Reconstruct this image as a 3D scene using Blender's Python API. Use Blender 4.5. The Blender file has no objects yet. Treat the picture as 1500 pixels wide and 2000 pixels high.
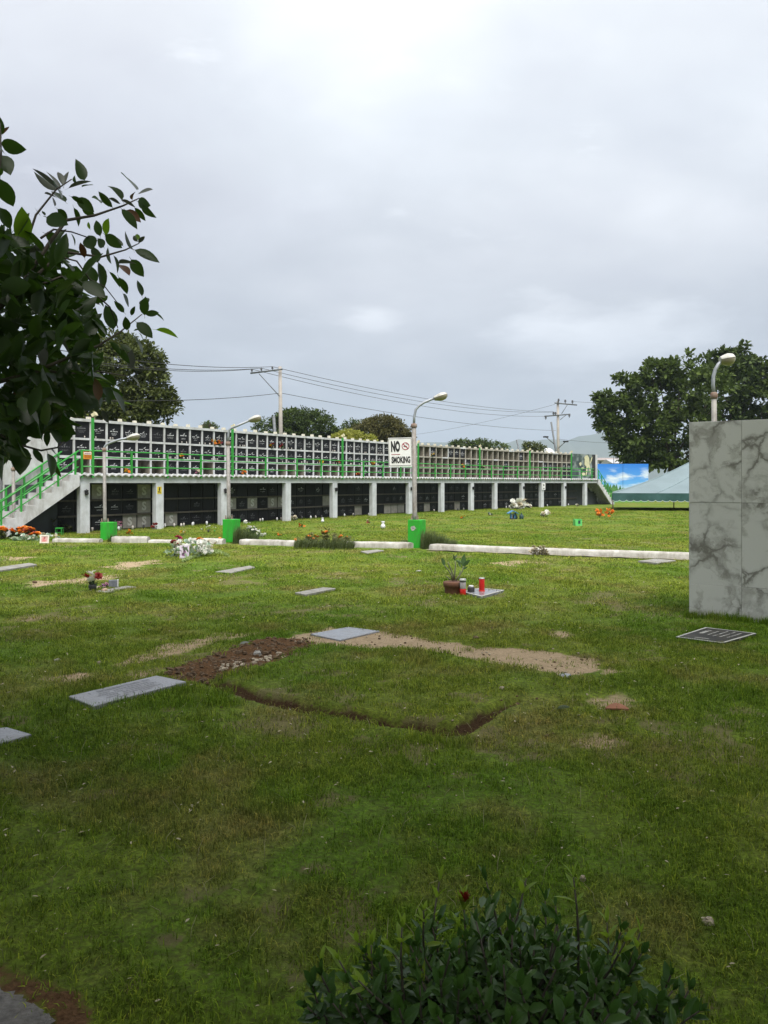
import bpy, math, random
import numpy as np
from mathutils import Vector, Matrix, Euler

random.seed(7)
RNG = np.random.default_rng(11)
SC = bpy.context.scene
COL = SC.collection
R = math.radians

# ------------------------------------------------------------------ camera, sky, sun
EYE, F, CX, HZ = 1.65, 1500.0, 750.0, 943.5
cam_data = bpy.data.cameras.new('camera')
cam = bpy.data.objects.new('camera', cam_data)
COL.objects.link(cam)
cam.location = (0, 0, EYE)
cam.rotation_euler = (R(90), 0, 0)
cam_data.sensor_width = 36.0
cam_data.lens = 27.0
cam_data.shift_y = -(1000 - HZ) / 2000.0
cam_data.clip_start = 0.05
cam_data.clip_end = 20000
SC.camera = cam
SC.view_settings.view_transform = 'Standard'
SC.view_settings.look = 'None'
SC.view_settings.exposure = 0.8
SC.view_settings.gamma = 1.0
SC.view_settings.use_curve_mapping = False

SUN_EL, SUN_AZ = R(60), R(165)          # azimuth measured from +Y (view direction), negative to the left
world = bpy.data.worlds.new('World')
SC.world = world
world.use_nodes = True


def NT(tree):
    tree.nodes.clear()
    def n(t, **kw):
        nd = tree.nodes.new(t)
        for k, v in kw.items():
            if k == 'inp':
                for a, b in v.items():
                    nd.inputs[a].default_value = b
            else:
                setattr(nd, k, v)
        return nd
    return n, tree.links.new


def mathn(n, l, op, a, b=None, clamp=False):
    m = n('ShaderNodeMath', operation=op, use_clamp=clamp)
    for i, v in enumerate((a, b)):
        if v is None:
            continue
        if isinstance(v, (int, float)):
            m.inputs[i].default_value = v
        else:
            l(v, m.inputs[i])
    return m.outputs[0]


def mixc(n, l, fac, a, b, blend='MIX'):
    m = n('ShaderNodeMix', data_type='RGBA', blend_type=blend)
    for sock, v in ((m.inputs[0], fac), (m.inputs[6], a), (m.inputs[7], b)):
        if isinstance(v, (int, float)):
            sock.default_value = v
        elif isinstance(v, (tuple, list)):
            sock.default_value = tuple(v) + ((1.0,) if len(v) == 3 else ())
        else:
            l(v, sock)
    return m.outputs[2]


def ramp(n, l, src, stops, interp='LINEAR'):
    r = n('ShaderNodeValToRGB')
    r.color_ramp.interpolation = interp
    el = r.color_ramp.elements
    while len(el) < len(stops):
        el.new(0.5)
    for e, (p, c) in zip(el, stops):
        e.position = p
        e.color = tuple(c) + (1.0,) if len(c) == 3 else c
    if src is not None:
        l(src, r.inputs[0])
    return r.outputs[0]


def build_world():
    n, l = NT(world.node_tree)
    tc = n('ShaderNodeTexCoord')
    sep = n('ShaderNodeSeparateXYZ')
    l(tc.outputs['Generated'], sep.inputs[0])
    z = mathn(n, l, 'MAXIMUM', sep.outputs[2], 0.0)
    # overcast layer: brighter towards the zenith
    # cloud plane: direction divided by height above the horizon
    den = mathn(n, l, 'ADD', z, 0.24)
    ux = mathn(n, l, 'DIVIDE', sep.outputs[0], den)
    uy = mathn(n, l, 'DIVIDE', sep.outputs[1], den)
    uv = n('ShaderNodeCombineXYZ')
    l(ux, uv.inputs[0]); l(uy, uv.inputs[1])
    mp = n('ShaderNodeMapping')
    l(uv.outputs[0], mp.inputs['Vector'])
    mp.inputs['Location'].default_value = (6.25, 7.5, 2.1)
    n1 = n('ShaderNodeTexNoise', inp={'Scale': 0.75, 'Detail': 5.0, 'Roughness': 0.5, 'Distortion': 0.3})
    l(mp.outputs[0], n1.inputs['Vector'])
    n2 = n('ShaderNodeTexNoise', inp={'Scale': 2.3, 'Detail': 6.0, 'Roughness': 0.55, 'Distortion': 0.3})
    l(mp.outputs[0], n2.inputs['Vector'])
    base = ramp(n, l, z, [(0.0, (.40, .475, .58)), (0.05, (.43, .475, .555)), (0.14, (.50, .53, .60)), (0.28, (.655, .685, .75)),
                          (0.42, (.86, .90, .96)), (0.60, (1.03, 1.06, 1.09)), (1.0, (1.40, 1.41, 1.42))])
    c1 = ramp(n, l, n1.outputs[0], [(0.30, (.82, .80, .83)), (0.49, (1, 1, 1)), (0.64, (1.30, 1.27, 1.23))])
    c2 = ramp(n, l, n2.outputs[0], [(0.30, (.91, .91, .93)), (0.5, (1, 1, 1)), (0.62, (1.06, 1.06, 1.06)), (0.72, (1.16, 1.16, 1.15))])
    col = mixc(n, l, 1.0, base, c1, 'MULTIPLY')
    col = mixc(n, l, 1.0, col, c2, 'MULTIPLY')
    # a thinner, brighter break low in the cloud deck
    az = mathn(n, l, 'ARCTAN2', sep.outputs[0], sep.outputs[1])
    n3 = n('ShaderNodeTexNoise', inp={'Scale': 7.0, 'Detail': 6.0, 'Roughness': 0.6})
    mp3 = n('ShaderNodeMapping'); mp3.inputs['Scale'].default_value = (1, 1, 3.2); l(tc.outputs['Generated'], mp3.inputs['Vector'])
    l(mp3.outputs[0], n3.inputs['Vector'])
    def bump(a0, aw, z0, zw):
        da = mathn(n, l, 'DIVIDE', mathn(n, l, 'SUBTRACT', az, a0), aw)
        dz = mathn(n, l, 'DIVIDE', mathn(n, l, 'SUBTRACT', z, z0), zw)
        s2 = mathn(n, l, 'ADD', mathn(n, l, 'MULTIPLY', da, da), mathn(n, l, 'MULTIPLY', dz, dz))
        return mathn(n, l, 'EXPONENT', mathn(n, l, 'MULTIPLY', s2, -1.0))
    br = mathn(n, l, 'ADD', bump(.27, .15, .185, .045), mathn(n, l, 'MULTIPLY', bump(-.01, .035, .205, .02), .7))
    br = mathn(n, l, 'ADD', br, mathn(n, l, 'MULTIPLY', mathn(n, l, 'SUBTRACT', n3.outputs[0], .5), 2.2))
    col = mixc(n, l, ramp(n, l, br, [(.30, (0, 0, 0)), (.85, (1, 1, 1))]), col, mixc(n, l, 1.0, col, (1.34, 1.33, 1.30), 'MULTIPLY'))
    # brighter towards the veiled sun
    sd = (math.sin(SUN_AZ) * math.cos(SUN_EL), math.cos(SUN_AZ) * math.cos(SUN_EL), math.sin(SUN_EL))
    dot = n('ShaderNodeVectorMath', operation='DOT_PRODUCT')
    l(tc.outputs['Generated'], dot.inputs[0]); dot.inputs[1].default_value = sd
    gl = mathn(n, l, 'POWER', mathn(n, l, 'MAXIMUM', dot.outputs['Value'], 0.0), 6.0)
    glow = mixc(n, l, gl, (1, 1, 1), (1.15, 1.14, 1.12))
    col = mixc(n, l, 1.0, col, glow, 'MULTIPLY')
    bg1 = n('ShaderNodeBackground', inp={'Strength': 0.64})
    l(col, bg1.inputs['Color'])
    sky = n('ShaderNodeTexSky')
    sky.sky_type = 'NISHITA'
    sky.sun_disc = False
    sky.sun_elevation = SUN_EL
    sky.sun_rotation = SUN_AZ
    bg2 = n('ShaderNodeBackground', inp={'Strength': 0.05})
    l(sky.outputs[0], bg2.inputs['Color'])
    # the cloud deck covers almost all of the blue sky
    mx = n('ShaderNodeMixShader', inp={0: 0.10})
    l(bg1.outputs[0], mx.inputs[1]); l(bg2.outputs[0], mx.inputs[2])
    out = n('ShaderNodeOutputWorld')
    l(mx.outputs[0], out.inputs['Surface'])


build_world()
sun_data = bpy.data.lights.new('sun', 'SUN')
sun_data.energy = 3.4
sun_data.angle = R(40)
sun_data.color = (1.0, 0.96, 0.90)
sun = bpy.data.objects.new('sun', sun_data)
COL.objects.link(sun)
sun.rotation_euler = Vector((-math.sin(SUN_AZ) * math.cos(SUN_EL), -math.cos(SUN_AZ) * math.cos(SUN_EL), -math.sin(SUN_EL))).to_track_quat('-Z', 'Y').to_euler()

# ------------------------------------------------------------------ helpers
def P(px, py, Y):
    """world point seen at photo pixel (px, py), Y metres ahead"""
    return Vector(((px - CX) / F * Y, Y, EYE + (HZ - py) / F * Y))


def G(px, py):
    """ground point seen at photo pixel"""
    Y = EYE * F / (py - HZ)
    return Vector(((px - CX) / F * Y, Y, 0.0))


WLOC = {}


def add(name, data, parent=None, loc=(0, 0, 0), rot=None, scale=None, local=False):
    o = bpy.data.objects.new(name, data)
    COL.objects.link(o)
    loc = Vector(loc)
    if parent is not None:
        o.parent = parent
        o.location = loc if local else loc - WLOC.get(parent.name, Vector())
    else:
        o.location = loc
    WLOC[o.name] = loc.copy()
    if rot is not None:
        o.rotation_euler = rot
    if scale is not None:
        o.scale = scale if hasattr(scale, '__len__') else (scale,) * 3
    return o


def tag(o, label=None, cat=None, group=None, kind=None):
    if label: o['label'] = label
    if cat: o['category'] = cat
    if group: o['group'] = group
    if kind: o['kind'] = kind
    return o


def thing(name, label, cat, loc=(0, 0, 0), group=None):
    return tag(add(name, None, None, loc), label, cat, group)


class MB:
    """collects polygons for one mesh"""
    def __init__(s):
        s.v, s.f, s.mi, s.sm = [], [], [], []

    def face(s, pts, mi=0, smooth=False):
        b = len(s.v)
        s.v.extend([tuple(p) for p in pts])
        s.f.append(tuple(range(b, b + len(pts)))); s.mi.append(mi); s.sm.append(smooth)
        return s

    def hexa(s, p, mi=0):
        """p: 4 bottom corners (ccw seen from above) then 4 top ones"""
        b = len(s.v)
        s.v.extend([tuple(q) for q in p])
        for f in ((3, 2, 1, 0), (4, 5, 6, 7), (0, 1, 5, 4), (1, 2, 6, 5), (2, 3, 7, 6), (3, 0, 4, 7)):
            s.f.append(tuple(b + i for i in f)); s.mi.append(mi); s.sm.append(False)
        return s

    def box(s, c, d, rz=0.0, mi=0, taper=1.0):
        """c: centre of the base, d: full sizes"""
        cs, sn = math.cos(rz), math.sin(rz)
        pts = []
        for zz, t in ((0, 1.0), (d[2], taper)):
            for sx, sy in ((-1, -1), (1, -1), (1, 1), (-1, 1)):
                x, y = sx * d[0] / 2 * t, sy * d[1] / 2 * t
                pts.append((c[0] + x * cs - y * sn, c[1] + x * sn + y * cs, c[2] + zz))
        return s.hexa(pts, mi)

    def tube(s, pts, rad, n=8, mi=0, caps=True, smooth=True):
        pts = [Vector(p) for p in pts]
        rads = rad if hasattr(rad, '__len__') else [rad] * len(pts)
        b0 = len(s.v)
        up = None
        for i, p in enumerate(pts):
            t = (pts[min(i + 1, len(pts) - 1)] - pts[max(i - 1, 0)])
            t = t.normalized() if t.length > 1e-9 else Vector((0, 0, 1))
            if up is None:
                up = Vector((0, 0, 1)) if abs(t.z) < 0.9 else Vector((1, 0, 0))
            a = t.cross(up).normalized()
            bb = a.cross(t).normalized()
            up = bb
            for k in range(n):
                an = 2 * math.pi * k / n
                s.v.append(tuple(p + (a * math.cos(an) + bb * math.sin(an)) * rads[i]))
        for i in range(len(pts) - 1):
            for k in range(n):
                k2 = (k + 1) % n
                s.f.append((b0 + i * n + k, b0 + i * n + k2, b0 + (i + 1) * n + k2, b0 + (i + 1) * n + k))
                s.mi.append(mi); s.sm.append(smooth)
        if caps:
            s.f.append(tuple(b0 + k for k in range(n))[::-1]); s.mi.append(mi); s.sm.append(False)
            e = b0 + (len(pts) - 1) * n
            s.f.append(tuple(e + k for k in range(n))); s.mi.append(mi); s.sm.append(False)
        return s

    def lathe(s, prof, c=(0, 0, 0), n=16, mi=0, smooth=True):
        """prof: list of (radius, z)"""
        return s.tube([(c[0], c[1], c[2] + z) for _, z in prof], [max(r, 1e-4) for r, _ in prof], n, mi, True, smooth)

    def blob(s, c, r, mi=0, seed=0, n=7, m=5, rough=0.25):
        """an irregular closed lump"""
        rr = random.Random(seed)
        r = r if hasattr(r, '__len__') else (r, r, r)
        b0 = len(s.v)
        s.v.append((c[0], c[1], c[2] - r[2]))
        for j in range(1, m):
            th = math.pi * j / m
            for i in range(n):
                ph = 2 * math.pi * (i + 0.5 * (j % 2)) / n
                k = 1 + rr.uniform(-rough, rough)
                s.v.append((c[0] + r[0] * k * math.sin(th) * math.cos(ph), c[1] + r[1] * k * math.sin(th) * math.sin(ph), c[2] - r[2] * k * math.cos(th)))
        s.v.append((c[0], c[1], c[2] + r[2]))
        top = len(s.v) - 1
        def q(f):
            s.f.append(f); s.mi.append(mi); s.sm.append(False)
        for i in range(n):
            q((b0, b0 + 1 + (i + 1) % n, b0 + 1 + i))
            for j in range(m - 2):
                a = b0 + 1 + j * n
                q((a + i, a + (i + 1) % n, a + n + (i + 1) % n, a + n + i))
            a = b0 + 1 + (m - 2) * n
            q((a + i, a + (i + 1) % n, top))
        return s

    def mesh(s, name, mats):
        me = bpy.data.meshes.new(name)
        me.from_pydata(s.v, [], s.f)
        for m in (mats if isinstance(mats, (list, tuple)) else [mats]):
            me.materials.append(m)
        if any(s.mi): me.polygons.foreach_set('material_index', s.mi)
        if any(s.sm): me.polygons.foreach_set('use_smooth', s.sm)
        me.update()
        return me

    def obj(s, name, mats, parent=None):
        return add(name, s.mesh(name, mats), parent)


def bevel(o, w=0.01, seg=2):
    m = o.modifiers.new('bevel', 'BEVEL')
    m.width = w; m.segments = seg; m.limit_method = 'ANGLE'
    return o


MATS = {}


def mat(name, c1, c2=None, rough=0.7, scale=8.0, bump=0.0, bscale=60.0, metal=0.0, spec=0.4, detail=5.0, dirt=None, dscale=3.0, damt=0.5, coat=0.0):
    """colour mottled between c1 and c2, with optional stains (dirt colour) and fine relief"""
    if name in MATS: return MATS[name]
    m = bpy.data.materials.new(name)
    m.use_nodes = True
    n, l = NT(m.node_tree)
    out = n('ShaderNodeOutputMaterial')
    b = n('ShaderNodeBsdfPrincipled', inp={'Roughness': rough, 'Metallic': metal, 'Specular IOR Level': spec, 'Coat Weight': coat})
    l(b.outputs[0], out.inputs[0])
    geo = n('ShaderNodeNewGeometry')
    pos = geo.outputs['Position']
    c2 = c2 or tuple(x * 0.85 for x in c1)
    t = n('ShaderNodeTexNoise', inp={'Scale': scale, 'Detail': detail, 'Roughness': 0.6})
    l(pos, t.inputs['Vector'])
    col = mixc(n, l, ramp(n, l, t.outputs[0], [(0.35, (0, 0, 0)), (0.65, (1, 1, 1))]), c1, c2)
    if dirt:
        mp = n('ShaderNodeMapping'); mp.inputs['Scale'].default_value = (1, 1, 0.35)
        l(pos, mp.inputs['Vector'])
        d = n('ShaderNodeTexNoise', inp={'Scale': dscale, 'Detail': 8.0, 'Roughness': 0.7})
        l(mp.outputs[0], d.inputs['Vector'])
        f = ramp(n, l, d.outputs[0], [(0.48, (0, 0, 0)), (0.72, (damt, damt, damt))])
        col = mixc(n, l, f, col, dirt)
    l(col, b.inputs['Base Color'])
    if bump:
        t2 = n('ShaderNodeTexNoise', inp={'Scale': bscale, 'Detail': 4.0})
        l(pos, t2.inputs['Vector'])
        bp = n('ShaderNodeBump', inp={'Strength': bump, 'Distance': 0.02})
        l(t2.outputs[0], bp.inputs['Height']); l(bp.outputs[0], b.inputs['Normal'])
    MATS[name] = m
    return m


def leaf_mat(name, c1, c2, rough=0.4, trans=0.3, tcol=None, back=None, spec=0.5, nscale=9.0):
    """foliage: mottled, a little light passes through; per-object tint"""
    if name in MATS: return MATS[name]
    m = bpy.data.materials.new(name)
    m.use_nodes = True
    n, l = NT(m.node_tree)
    out = n('ShaderNodeOutputMaterial')
    b = n('ShaderNodeBsdfPrincipled', inp={'Roughness': rough, 'Specular IOR Level': spec})
    geo = n('ShaderNodeNewGeometry')
    t = n('ShaderNodeTexNoise', inp={'Scale': nscale, 'Detail': 3.0})
    l(geo.outputs['Position'], t.inputs['Vector'])
    oi = n('ShaderNodeObjectInfo')
    f = mathn(n, l, 'ADD', mathn(n, l, 'MULTIPLY', t.outputs[0], 1.1), mathn(n, l, 'MULTIPLY', oi.outputs['Random'], 0.5))
    f = mathn(n, l, 'MULTIPLY', mathn(n, l, 'SUBTRACT', f, 0.4), 1.6, True)
    isl = mathn(n, l, 'MULTIPLY', geo.outputs['Random Per Island'], 0.6)
    f = mathn(n, l, 'ADD', mathn(n, l, 'MULTIPLY', f, 0.55), isl, True)
    col = mixc(n, l, f, c1, c2)
    if back:
        col = mixc(n, l, geo.outputs['Backfacing'], col, back)
    l(col, b.inputs['Base Color'])
    if trans:
        tr = n('ShaderNodeBsdfTranslucent')
        if tcol: tr.inputs[0].default_value = (*tcol, 1)
        else: l(col, tr.inputs[0])
        mx = n('ShaderNodeMixShader', inp={0: trans})
        l(b.outputs[0], mx.inputs[1]); l(tr.outputs[0], mx.inputs[2])
        l(mx.outputs[0], out.inputs[0])
    else:
        l(b.outputs[0], out.inputs[0])
    MATS[name] = m
    return m


def text_mesh(txt, size, m, extrude=0.002, bold=0.0, sx=1.0, fit=None):
    cu = bpy.data.curves.new('lettering', 'FONT')
    cu.body = txt; cu.size = size; cu.extrude = extrude; cu.offset = bold
    cu.align_x = 'CENTER'; cu.align_y = 'CENTER'; cu.resolution_u = 3
    o = bpy.data.objects.new('lettering', cu)
    COL.objects.link(o)
    me = bpy.data.meshes.new_from_object(o.evaluated_get(bpy.context.evaluated_depsgraph_get()))
    bpy.data.objects.remove(o)
    bpy.data.curves.remove(cu)
    # stand upright: x right, z up, facing -y
    if fit:
        xs_ = [v.co.x for v in me.vertices]; ys_ = [v.co.y for v in me.vertices]
        cx_, cy_ = (max(xs_) + min(xs_)) / 2, (max(ys_) + min(ys_)) / 2
        me.transform(Matrix.Diagonal((fit[0] / (max(xs_) - min(xs_)), fit[1] / (max(ys_) - min(ys_)), 1, 1)) @ Matrix.Translation((-cx_, -cy_, 0)))
    rot = Matrix.Rotation(R(90), 4, 'X') @ Matrix.Diagonal((sx, 1, 1, 1))
    me.transform(rot)
    me.materials.clear(); me.materials.append(m)
    return me


# value noise in numpy
_PERM = RNG.random((256, 256))


def vnoise(x, y, s):
    x = np.asarray(x) * s + 57.3; y = np.asarray(y) * s + 91.7
    xi = np.floor(x).astype(int); yi = np.floor(y).astype(int)
    fx = x - xi; fy = y - yi
    fx = fx * fx * (3 - 2 * fx); fy = fy * fy * (3 - 2 * fy)
    g = lambda a, b: _PERM[a % 256, b % 256]
    return (g(xi, yi) * (1 - fx) + g(xi + 1, yi) * fx) * (1 - fy) + (g(xi, yi + 1) * (1 - fx) + g(xi + 1, yi + 1) * fx) * fy


def fbm(x, y, s, o=4):
    a, t, w = 0, 0, 1.0
    for i in range(o):
        a = a + w * vnoise(x, y, s * 2 ** i); t += w; w *= 0.55
    return a / t


def poly_sd(x, y, poly):
    """signed distance to a polygon (negative inside)"""
    x = np.asarray(x, float); y = np.asarray(y, float)
    d = np.full(x.shape, 1e9); inside = np.zeros(x.shape, bool)
    k = len(poly)
    for i in range(k):
        ax, ay = poly[i][:2]; bx, by = poly[(i + 1) % k][:2]
        ex, ey = bx - ax, by - ay
        t = np.clip(((x - ax) * ex + (y - ay) * ey) / (ex * ex + ey * ey + 1e-12), 0, 1)
        d = np.minimum(d, np.hypot(x - ax - t * ex, y - ay - t * ey))
        c = ((ay > y) != (by > y)) & (x < (bx - ax) * (y - ay) / (by - ay + 1e-12) + ax)
        inside ^= c
    return np.where(inside, -d, d)


def line_d(x, y, pts):
    d = np.full(np.shape(x), 1e9)
    for (ax, ay), (bx, by) in zip([p[:2] for p in pts[:-1]], [p[:2] for p in pts[1:]]):
        ex, ey = bx - ax, by - ay
        t = np.clip(((x - ax) * ex + (y - ay) * ey) / (ex * ex + ey * ey + 1e-12), 0, 1)
        d = np.minimum(d, np.hypot(x - ax - t * ex, y - ay - t * ey))
    return d


def sstep(a, b, x):
    t = np.clip((x - a) / (b - a), 0, 1)
    return t * t * (3 - 2 * t)


GP = lambda pts: [tuple(G(*p)[:2]) for p in pts]
# ------------------------------------------------------------------ ground
DIRT = GP([(318, 1312), (360, 1296), (420, 1278), (490, 1250), (560, 1244), (618, 1252), (604, 1268), (565, 1284), (520, 1296), (470, 1308), (425, 1322), (385, 1330), (345, 1326)])
SANDS = [GP([(558, 1246), (600, 1233), (650, 1226), (745, 1234), (830, 1249), (930, 1266), (1060, 1272), (1160, 1288), (1180, 1308), (1150, 1317), (1080, 1316), (1010, 1306), (940, 1290), (880, 1281), (740, 1268), (620, 1260)]),
         GP([(240, 1296), (300, 1272), (360, 1250), (440, 1236), (500, 1236), (470, 1248), (400, 1258), (350, 1272), (290, 1288)]),
         GP([(1082, 1241), (1096, 1235), (1120, 1240), (1112, 1246)]),
         GP([(108, 1326), (140, 1310), (170, 1312), (150, 1328)]),
         GP([(225, 1330), (262, 1312), (300, 1310), (270, 1330)]),
         GP([(1170, 1300), (1205, 1298), (1215, 1312), (1180, 1316)]),
         GP([(1180, 1372), (1200, 1358), (1225, 1372), (1200, 1380)]),
         GP([(1152, 1446), (1170, 1434), (1190, 1440), (1172, 1452)]),
         GP([(195, 1109), (250, 1098), (305, 1092), (300, 1100), (240, 1112)]),
         GP([(60, 1137), (160, 1128), (250, 1120), (170, 1138), (80, 1144)]),
         GP([(0, 1088), (60, 1084), (50, 1092), (0, 1096)]),
         GP([(955, 1100), (1010, 1094), (1050, 1098), (1000, 1104)]),
         GP([(35, 1208), (70, 1200), (95, 1206), (60, 1213)])]
TRENCH = GP([(413, 1330), (455, 1340), (500, 1357), (555, 1368), (600, 1381), (650, 1390), (700, 1399), (760, 1411), (810, 1416), (880, 1426), (905, 1424), (925, 1412), (950, 1396), (975, 1384), (1015, 1370)])
SEAMS = [GP(s) for s in ([(735, 1345), (800, 1338), (842, 1331)], [(868, 1360), (890, 1355)], [(850, 1336), (905, 1320), (960, 1302)], [(680, 1306), (720, 1296)], [(1015, 1370), (1060, 1350), (1100, 1328)], [(640, 1318), (700, 1312)])]
TURF = GP([(413, 1330), (500, 1357), (700, 1399), (900, 1425), (1010, 1370), (1110, 1320), (1010, 1306), (880, 1281), (740, 1268), (612, 1260), (520, 1298)])
PATH = [(-9, 1.0), (-1.66, 2.70), (-1.36, 2.56), (-1.20, 2.47), (-1.10, 2.42), (-1.01, 2.35), (-.93, 2.2), (-0.85, 1.2), (-0.85, -9), (-9, -9)]
MARKERS = {
    'near_left': [(134, 1367), (182, 1387), (364, 1338), (306, 1326)],
    'edge_left': [(-70, 1438), (-40, 1472), (62, 1442), (14, 1428)],
    'far_left': [(-12, 1113), (2, 1118), (72, 1106), (57, 1103)],
    'mid_left': [(420, 1119.5), (450, 1122), (498, 1110.5), (488, 1107.5)],
    'mid': [(576, 1161), (596, 1165), (656, 1152.5), (632, 1150.5)],
    'wet': [(606, 1240), (664, 1252), (742, 1234), (680, 1226)],
    'kerb': [(704, 1079), (718, 1083), (750, 1077), (735, 1075.5)],
    'dark': [(1320, 1250), (1412, 1262), (1477, 1243), (1378, 1231)],
    'pot': [(900, 1160), (940, 1170), (985, 1157.5), (938, 1153)],
    'kerb_right': [(1246, 1099), (1284, 1103), (1320, 1098), (1280, 1094.5)],
    'corner': [(1088, 1321), (1108, 1325), (1116, 1319), (1098, 1316)],
    'bouquet': [(186, 1158), (206, 1161), (266, 1149.5), (246, 1147.5)],
}
MK = {k: [tuple(G(*p)[:2]) for p in v] for k, v in MARKERS.items()}
KERB = [tuple(G(*p)[:2]) for p in [(-60, 1057), (104, 1059), (192, 1060), (333, 1061), (440, 1063), (572, 1067), (676, 1069), (795, 1071), (840, 1074), (1050, 1083), (1343, 1093), (1560, 1101)]]
WALL0 = G(1346, 1204); WALL1 = G(1500, 1217)
WDIR = (WALL1 - WALL0).normalized()


def masks(x, y):
    wob = (fbm(x, y, 3.1, 4) - .5) * .34 + (fbm(x + 9, y, 14, 3) - .5) * .16
    far = np.clip(y / 7.0, .8, 3.0)
    dirt = sstep(.03, -.05, poly_sd(x, y, DIRT) + wob * .35)
    sand = np.zeros(np.shape(x))
    for i, s in enumerate(SANDS):
        k = 1.0 if i == 0 else 1.35
        soft = .08 if i == 0 else .16
        sand = np.maximum(sand, (1 if i == 0 else .85) * sstep(soft, -soft * .8, poly_sd(x, y, s) + wob * k * np.where(y > 9, far * .6, .8)))
    wd = (.052 + .036 * fbm(x + 3, y, 6, 2)) * (.30 + .70 * sstep(.05, .75, np.hypot(x - TRENCH[-1][0], y - TRENCH[-1][1])))
    wx = (fbm(x, y + 5, 9, 3) - .5) * .045
    wy = (fbm(x + 15, y, 9, 3) - .5) * .05
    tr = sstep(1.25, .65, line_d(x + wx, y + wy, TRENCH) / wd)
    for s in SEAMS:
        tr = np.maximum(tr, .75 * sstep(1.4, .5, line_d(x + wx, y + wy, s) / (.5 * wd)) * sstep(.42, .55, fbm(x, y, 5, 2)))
    path = sstep(.02, -.03, poly_sd(x, y, PATH) + wob * .25)
    mk = np.zeros(np.shape(x))
    for k, q in MK.items():
        mk = np.maximum(mk, sstep(.03, .0, poly_sd(x, y, q)))
    rim = poly_sd(x, y, PATH)
    dirt = np.maximum(dirt, .9 * sstep(.13, .02, rim + wob * .4) * (1 - path))
    bare = sstep(.60, .72, fbm(x + 30, y + 8, .8, 4) * .55 + fbm(x, y, 4.0, 3) * .5) * np.where(y < 24, 1, 0)
    return dirt, sand, tr, path, mk, bare


def height(x, y, m=None):
    dirt, sand, tr, path, mk, bare = m or masks(x, y)
    near = sstep(30, 14, np.hypot(x, y))
    h = (fbm(x, y, .55, 3) - .5) * .06 * near + (fbm(x, y, 2.2, 3) - .5) * .035 * near + (fbm(x + 4, y, 9, 2) - .5) * .018 * near
    turf = sstep(.0, -.08, poly_sd(x, y, TURF))
    h = h + turf * .03
    h = h + dirt * (.07 * (fbm(x, y, 5, 4) - .35) + .05 * (fbm(x, y, 16, 2) - .5))
    h = h - .075 * tr
    h = h * (1 - np.clip(sand, 0, 1) * .5) - .006 * sand
    flat = np.maximum(mk, path)
    return h * (1 - flat) - .004 * flat


def axis(segs):
    out = []
    for a, b, st in segs:
        out.append(np.arange(a, b - st * .3, st))
    out.append([segs[-1][1]])
    return np.concatenate(out)


def geom(a, b, k):
    return a * (b / a) ** (np.arange(1, k + 1) / k)


xs = axis([(-14, -3.2, .18), (-3.2, 2.6, .034), (2.6, 14, .18)])
xs = np.concatenate([-geom(14, 5000, 22)[::-1], xs, geom(14, 5000, 22)])
ys = axis([(-20, 1.4, .7), (1.4, 4.7, .07), (4.7, 8.5, .034), (8.5, 24, .15), (24, 60, 1.2)])
ys = np.concatenate([-geom(20, 4000, 12)[::-1], ys, geom(60, 6000, 20)])
gx, gy = np.meshgrid(xs, ys)
gm = masks(gx, gy)
gz = height(gx, gy, gm)
nv = gx.size
co = np.stack([gx, gy, gz], -1).reshape(-1, 3)
nx_, ny_ = len(xs), len(ys)
idx = np.arange(nv).reshape(ny_, nx_)
quads = np.stack([idx[:-1, :-1], idx[:-1, 1:], idx[1:, 1:], idx[1:, :-1]], -1).reshape(-1, 4)
gme = bpy.data.meshes.new('lawn')
gme.vertices.add(nv); gme.vertices.foreach_set('co', co.ravel())
gme.loops.add(quads.size); gme.loops.foreach_set('vertex_index', quads.ravel())
gme.polygons.add(len(quads)); gme.polygons.foreach_set('loop_start', np.arange(0, quads.size, 4))
gme.polygons.foreach_set('use_smooth', np.ones(len(quads), bool))
gme.update(); gme.validate()
at = gme.attributes.new('soil', 'FLOAT_COLOR', 'POINT')
a4 = np.ones((nv, 4), np.float32)
a4[:, 0] = gm[0].ravel(); a4[:, 1] = gm[1].ravel(); a4[:, 2] = gm[2].ravel(); a4[:, 3] = gm[5].ravel()
at.data.foreach_set('color', a4.ravel())


def turf_colour(n, l, pos):
    """patchy lawn colour shared by the ground and the blades"""
    def noise(sc, det=4.0, off=(0, 0, 0), stretch=(1, 1, 1)):
        mp = n('ShaderNodeMapping'); mp.inputs['Location'].default_value = off; mp.inputs['Scale'].default_value = stretch
        l(pos, mp.inputs['Vector'])
        t = n('ShaderNodeTexNoise', inp={'Scale': sc, 'Detail': det, 'Roughness': 0.6})
        l(mp.outputs[0], t.inputs['Vector'])
        return t.outputs[0]
    big = ramp(n, l, noise(.35, 4, (3, 1, 0)), [(.40, (0, 0, 0)), (.58, (1, 1, 1))])
    mid = ramp(n, l, noise(.9, 6, (7, 2, 0)), [(.50, (0, 0, 0)), (.66, (1, 1, 1))])
    fine = ramp(n, l, noise(6.5, 4, (1, 9, 0)), [(.34, (0, 0, 0)), (.68, (1, 1, 1))])
    col = mixc(n, l, big, LAWN_A, LAWN_B)
    col = mixc(n, l, mathn(n, l, 'MULTIPLY', mid, .75), col, LAWN_DRY)
    col = mixc(n, l, mathn(n, l, 'MULTIPLY', fine, .45), col, LAWN_C)
    fin2 = ramp(n, l, noise(19, 4, (4, 2, 0)), [(.36, (.72, .74, .72)), (.52, (1, 1, 1)), (.68, (1.28, 1.2, 1.25))])
    col = mixc(n, l, 1.0, col, fin2, 'MULTIPLY')
    return col


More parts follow.
